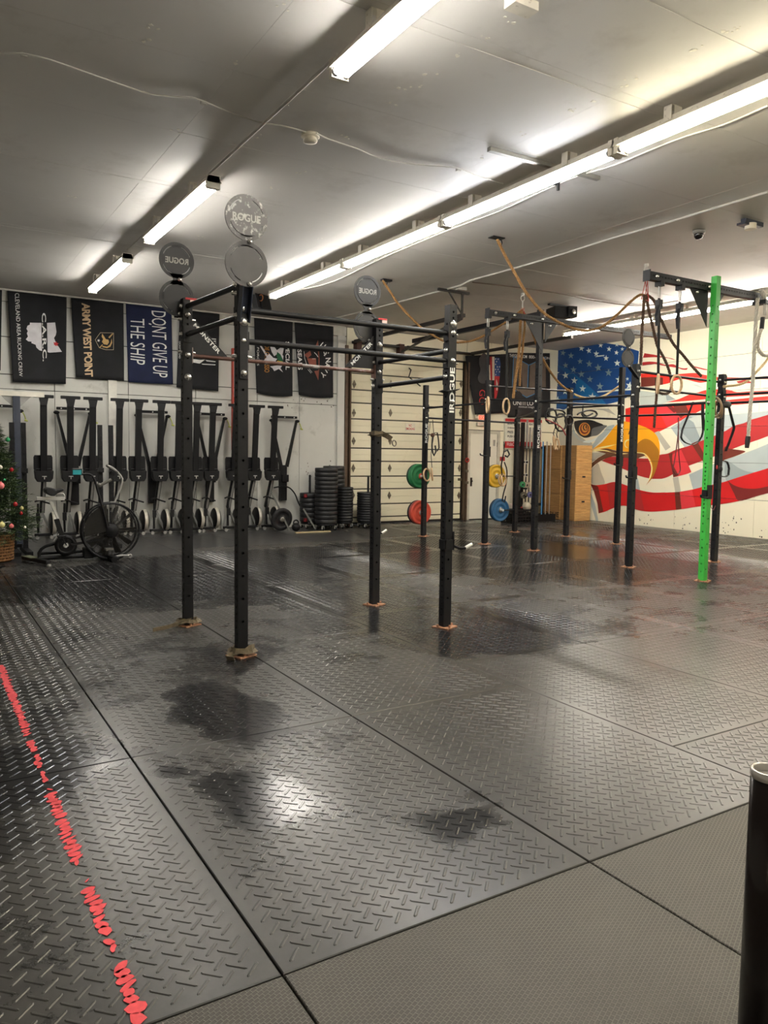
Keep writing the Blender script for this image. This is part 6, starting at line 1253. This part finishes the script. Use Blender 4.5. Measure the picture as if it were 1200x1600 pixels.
# barbells standing in the corner
bw = thing('barbell_holder', 'low black holder box for standing bars in the corner', 'holder', (P(853,806,Y=13.1).x,13.2,0)); x0, x1 = P(836,806,Y=13.05).x, P(868,806,Y=13.05).x
hz = .17; hb = MB().bb(x0,x1,13.05,13.07,.002,hz).bb(x0,x1,13.33,13.35,.002,hz).bb(x0,x0+.02,13.07,13.33,.002,hz).bb(x1-.02,x1,13.07,13.33,.002,hz)
obj('tray', hb, MBLK, bw); obj('bottom', MB().bb(x0+.02,x1-.02,13.07,13.33,.002,.01), MBLK, bw)
STL = mat('bar_steel', (172,168,160), .35, .7); 
for i,(px, pt, Y, r, m_, sl, lb) in enumerate(((848,690,13.2,.014,mat('bar_blue',(70,136,190),.4),None,'blue bar standing in the low holder'),(854,690,13.2,.013,STL,None,'thin steel bar standing in the middle of the low holder'),(860,692,13.15,.012,STL,None,'thin steel bar at the right side of the low holder'))):
    x = P(px,750,Y=Y).x; xb2 = P(px-2,800,Y=Y).x; zt2 = zat(x,Y,pt)
    cobj('bar', MB().cyl((xb2,Y,.014),(x,Y+.02,zt2),r,10), m_, lb, 'bar')
rk2 = thing('barbell_rack', 'tall dark rack holding upright barbells in front of the white board', 'rack', (P(822,806,Y=13.9).x,13.9,0)); xa_, xb_2 = P(812,750,Y=13.95).x, P(848,750,Y=13.95).x
zr = zat(xa_,13.95,699); obj('holder_bar', MB().bb(xa_,xb_2,13.93,13.99,zr-.03,zr+.03), MBLK, rk2); obj('holder_bar', MB().bb(xa_,xb_2,13.93,13.99,.3,.36), MBLK, rk2); obj('side_post', MB().bb(xa_-.05,xa_,13.93,13.99,.01,zr+.03), MBLK, rk2); obj('side_post', MB().bb(xb_2,xb_2+.05,13.93,13.99,.01,zr+.03), MBLK, rk2)
for i,(px,pt,m_) in enumerate(((818,660,STL),(823,656,MGR),(828,668,STL),(833,668,STL),(838,672,STL),(843,672,mat('sleeve_copper',(170,130,110),.4,.6)))):
    x = P(px,700,Y=13.88).x; zt2 = zat(x,13.88,pt)
    nth = ['first','second','third','fourth','fifth','sixth'][i]
    o = cobj('barbell', MB().cyl((x,13.88,.02),(x,13.88,zr),.014,10), mat('bar_dark',(70,68,64),.4,.6), 'barbell standing upright by the white board, %s from the left' % nth, 'barbell', group='barbells standing by the white board'); obj('sleeve', MB().cyl((x,13.88,zr),(x,13.88,zt2),.025,12), m_, o); obj('collar', MB().cyl((x,13.88,zr-.02),(x,13.88,zr+.01),.034,12), m_, o)
# ------------------------------------------------------------------ speakers and projector under the ceiling
q = P(408,472,Y=12.2); t = thing('speaker', 'black loudspeaker under the ceiling behind the nearest rack post', 'speaker', (q.x,q.y,q.z))
obj('cabinet', MB().box(q+Vector((0,0,0)),(.24,.2,.30),rz=.5,rx=-.25), MBLK, t, bevel=.01); obj('bracket', MB().bar(q+Vector((0,.05,.12)),Vector((q.x,q.y+.05,H-.002)),.05,.02), MBLK, t); obj('cable_tie', MB().torus(q+Vector((-.06,-.14,.04)),(1,.3,0),.05,.008,14,6), mat('tie_orange',(206,130,80),.6), t); obj('grille', MB().box(q+Vector((-.06,-.1,0)),(.19,.01,.25),rz=.5,rx=-.25), mat('grille_dark',(38,38,42),.7), t)
q = P(872,490,Y=9.95); t = thing('projector', 'black projector hanging from a bracket under the ceiling behind the tall post', 'projector', (q.x,q.y,q.z))
obj('body', MB().box(q,(.30,.34,.19),rz=-.3), MBLK, t, bevel=.01); q2 = P(891,488,Y=9.8); obj('lens_shroud', MB().box(q2,(.16,.2,.18),rz=-.3), MBLK, t, bevel=.005); obj('lens', MB().lathe([(0,-.012),(.035,-.01),(.05,0),(.0,.0)], q2+Vector((-.02,-.11,-.01)), (.0,1,0), 20), mat('lens_glass',(190,188,180),.1,.6), t)
obj('bracket', MB().bb(q.x-.22,q.x+.25,q.y-.03,q.y+.03,H-.03,H-.001).bar(Vector((q.x-.06,q.y,q.z+.08)),Vector((q.x-.06,q.y,H-.03)),.035,.035).bar(Vector((q.x+.06,q.y,q.z+.08)),Vector((q.x+.06,q.y,H-.03)),.03,.03), MBLK, t)
# red-edged tall frame on the wall
x0, x1 = P(364,620,Y=14.05).x, P(385,620,Y=14.05).x; z0, z1 = P(374,703,Y=14.05).z, P(374,545,Y=14.05).z; fr = thing('wall_frame', 'tall narrow red frame on the wall behind the nearest rack post', 'wall frame', ((x0+x1)/2,14.05,z0))
RF = mat('frame_red',(176,66,52),.5)
for nm, a in (('side_rail',(x0-.015,x0+.012)),('side_rail',(x1-.012,x1+.015))): obj(nm, MB().bb(a[0],a[1],14.03,14.1,z0,z1), RF, fr)
obj('cross_rail', MB().bb(x0,x1,14.04,14.1,z0,z0+.03), RF, fr); obj('cross_rail', MB().bb(x0,x1,14.04,14.1,z1-.03,z1), RF, fr); obj('bracket', MB().bb(x0,x1,14.1,WY-.005,(z0+z1)/2-.05,(z0+z1)/2+.05), RF, fr)
# ------------------------------------------------------------------ steel pipe post at the right foreground
q = P(1206,1203,Z=.72); t = thing('pipe_post', 'dark hollow pipe post with a pale rim in the lower right foreground', 'post', (q.x,q.y,0))
obj('pipe', MB().lathe([(.0,.02),(.042,.02),(.043,.70),(.0485,.70),(.0485,.002),(0,.002)], (q.x,q.y,0),(0,0,1),48), mat('pipe_brown_black',(30,22,19),.22,.3,var=.3,scale=6,stretch=(1,1,.2)), t)
obj('rim', MB().lathe([(.0415,.70),(.0415,.718),(.044,.722),(.049,.72),(.050,.705),(.0487,.70)], (q.x,q.y,0),(0,0,1),48), mat('rim_pale',(206,202,194),.25,.7), t)
obj('plug', MB().lathe([(0,.695),(.0415,.695),(.0415,.70),(0,.70)], (q.x,q.y,0),(0,0,1),32), mat('plug_grey',(150,146,140),.5), t)
# ------------------------------------------------------------------ broken red paint line
rn = random.Random(11); LN = MB(); XL = .468
for y0_, y1_, dens in ((1040,1138,1),(1140,1150,.8),(1158,1175,.8),(1180,1200,.8),(1206,1222,.5),(1233,1236,.4),(1240,1278,1),(1282,1345,1),(1345,1352,.5),(1375,1380,.3),(1388,1431,1),(1432,1460,.9),(1468,1487,.6),(1508,1568,1),(1568,1599,1)):
    ya_ = P(100,y0_,X=XL).y if False else None
    def yw_(py):
        lo, hi = .8, 9
        for _ in range(40):
            m_ = (lo+hi)/2; v_ = Vector((XL,m_,0))-CAM
            if 800-F_PX*v_.dot(_u)/v_.dot(_f) > py: lo = m_
            else: hi = m_
        return lo
    a0, a1 = yw_(y1_), yw_(y0_); n = max(1, int((a1-a0)/.03))
    for k in range(n):
        yc_ = a0+(k+.5)*(a1-a0)/n; w_ = .026*dens*rn.uniform(.65,1.15); sk_ = rn.uniform(-.012,.012); hh_ = (a1-a0)/n*rn.uniform(.5,.8)
        xc_ = XL+rn.uniform(-.006,.006); pts = []
        for j in range(10):
            a = 2*PI*j/10; R = rn.uniform(.72,1.12); pts.append((xc_+w_*R*math.cos(a)+sk_*math.sin(a), yc_+hh_*R*math.sin(a)+.35*w_*math.cos(a), .0026))
        LN.plate(pts, .0006, (0,0,1))
o = tag(obj('painted_line', LN, mat('chalk_red',(222,76,82),.75,var=.1,scale=60)), 'broken bright red line rubbed along the treaded mats at the left', 'line'); o['kind'] = 'stuff'
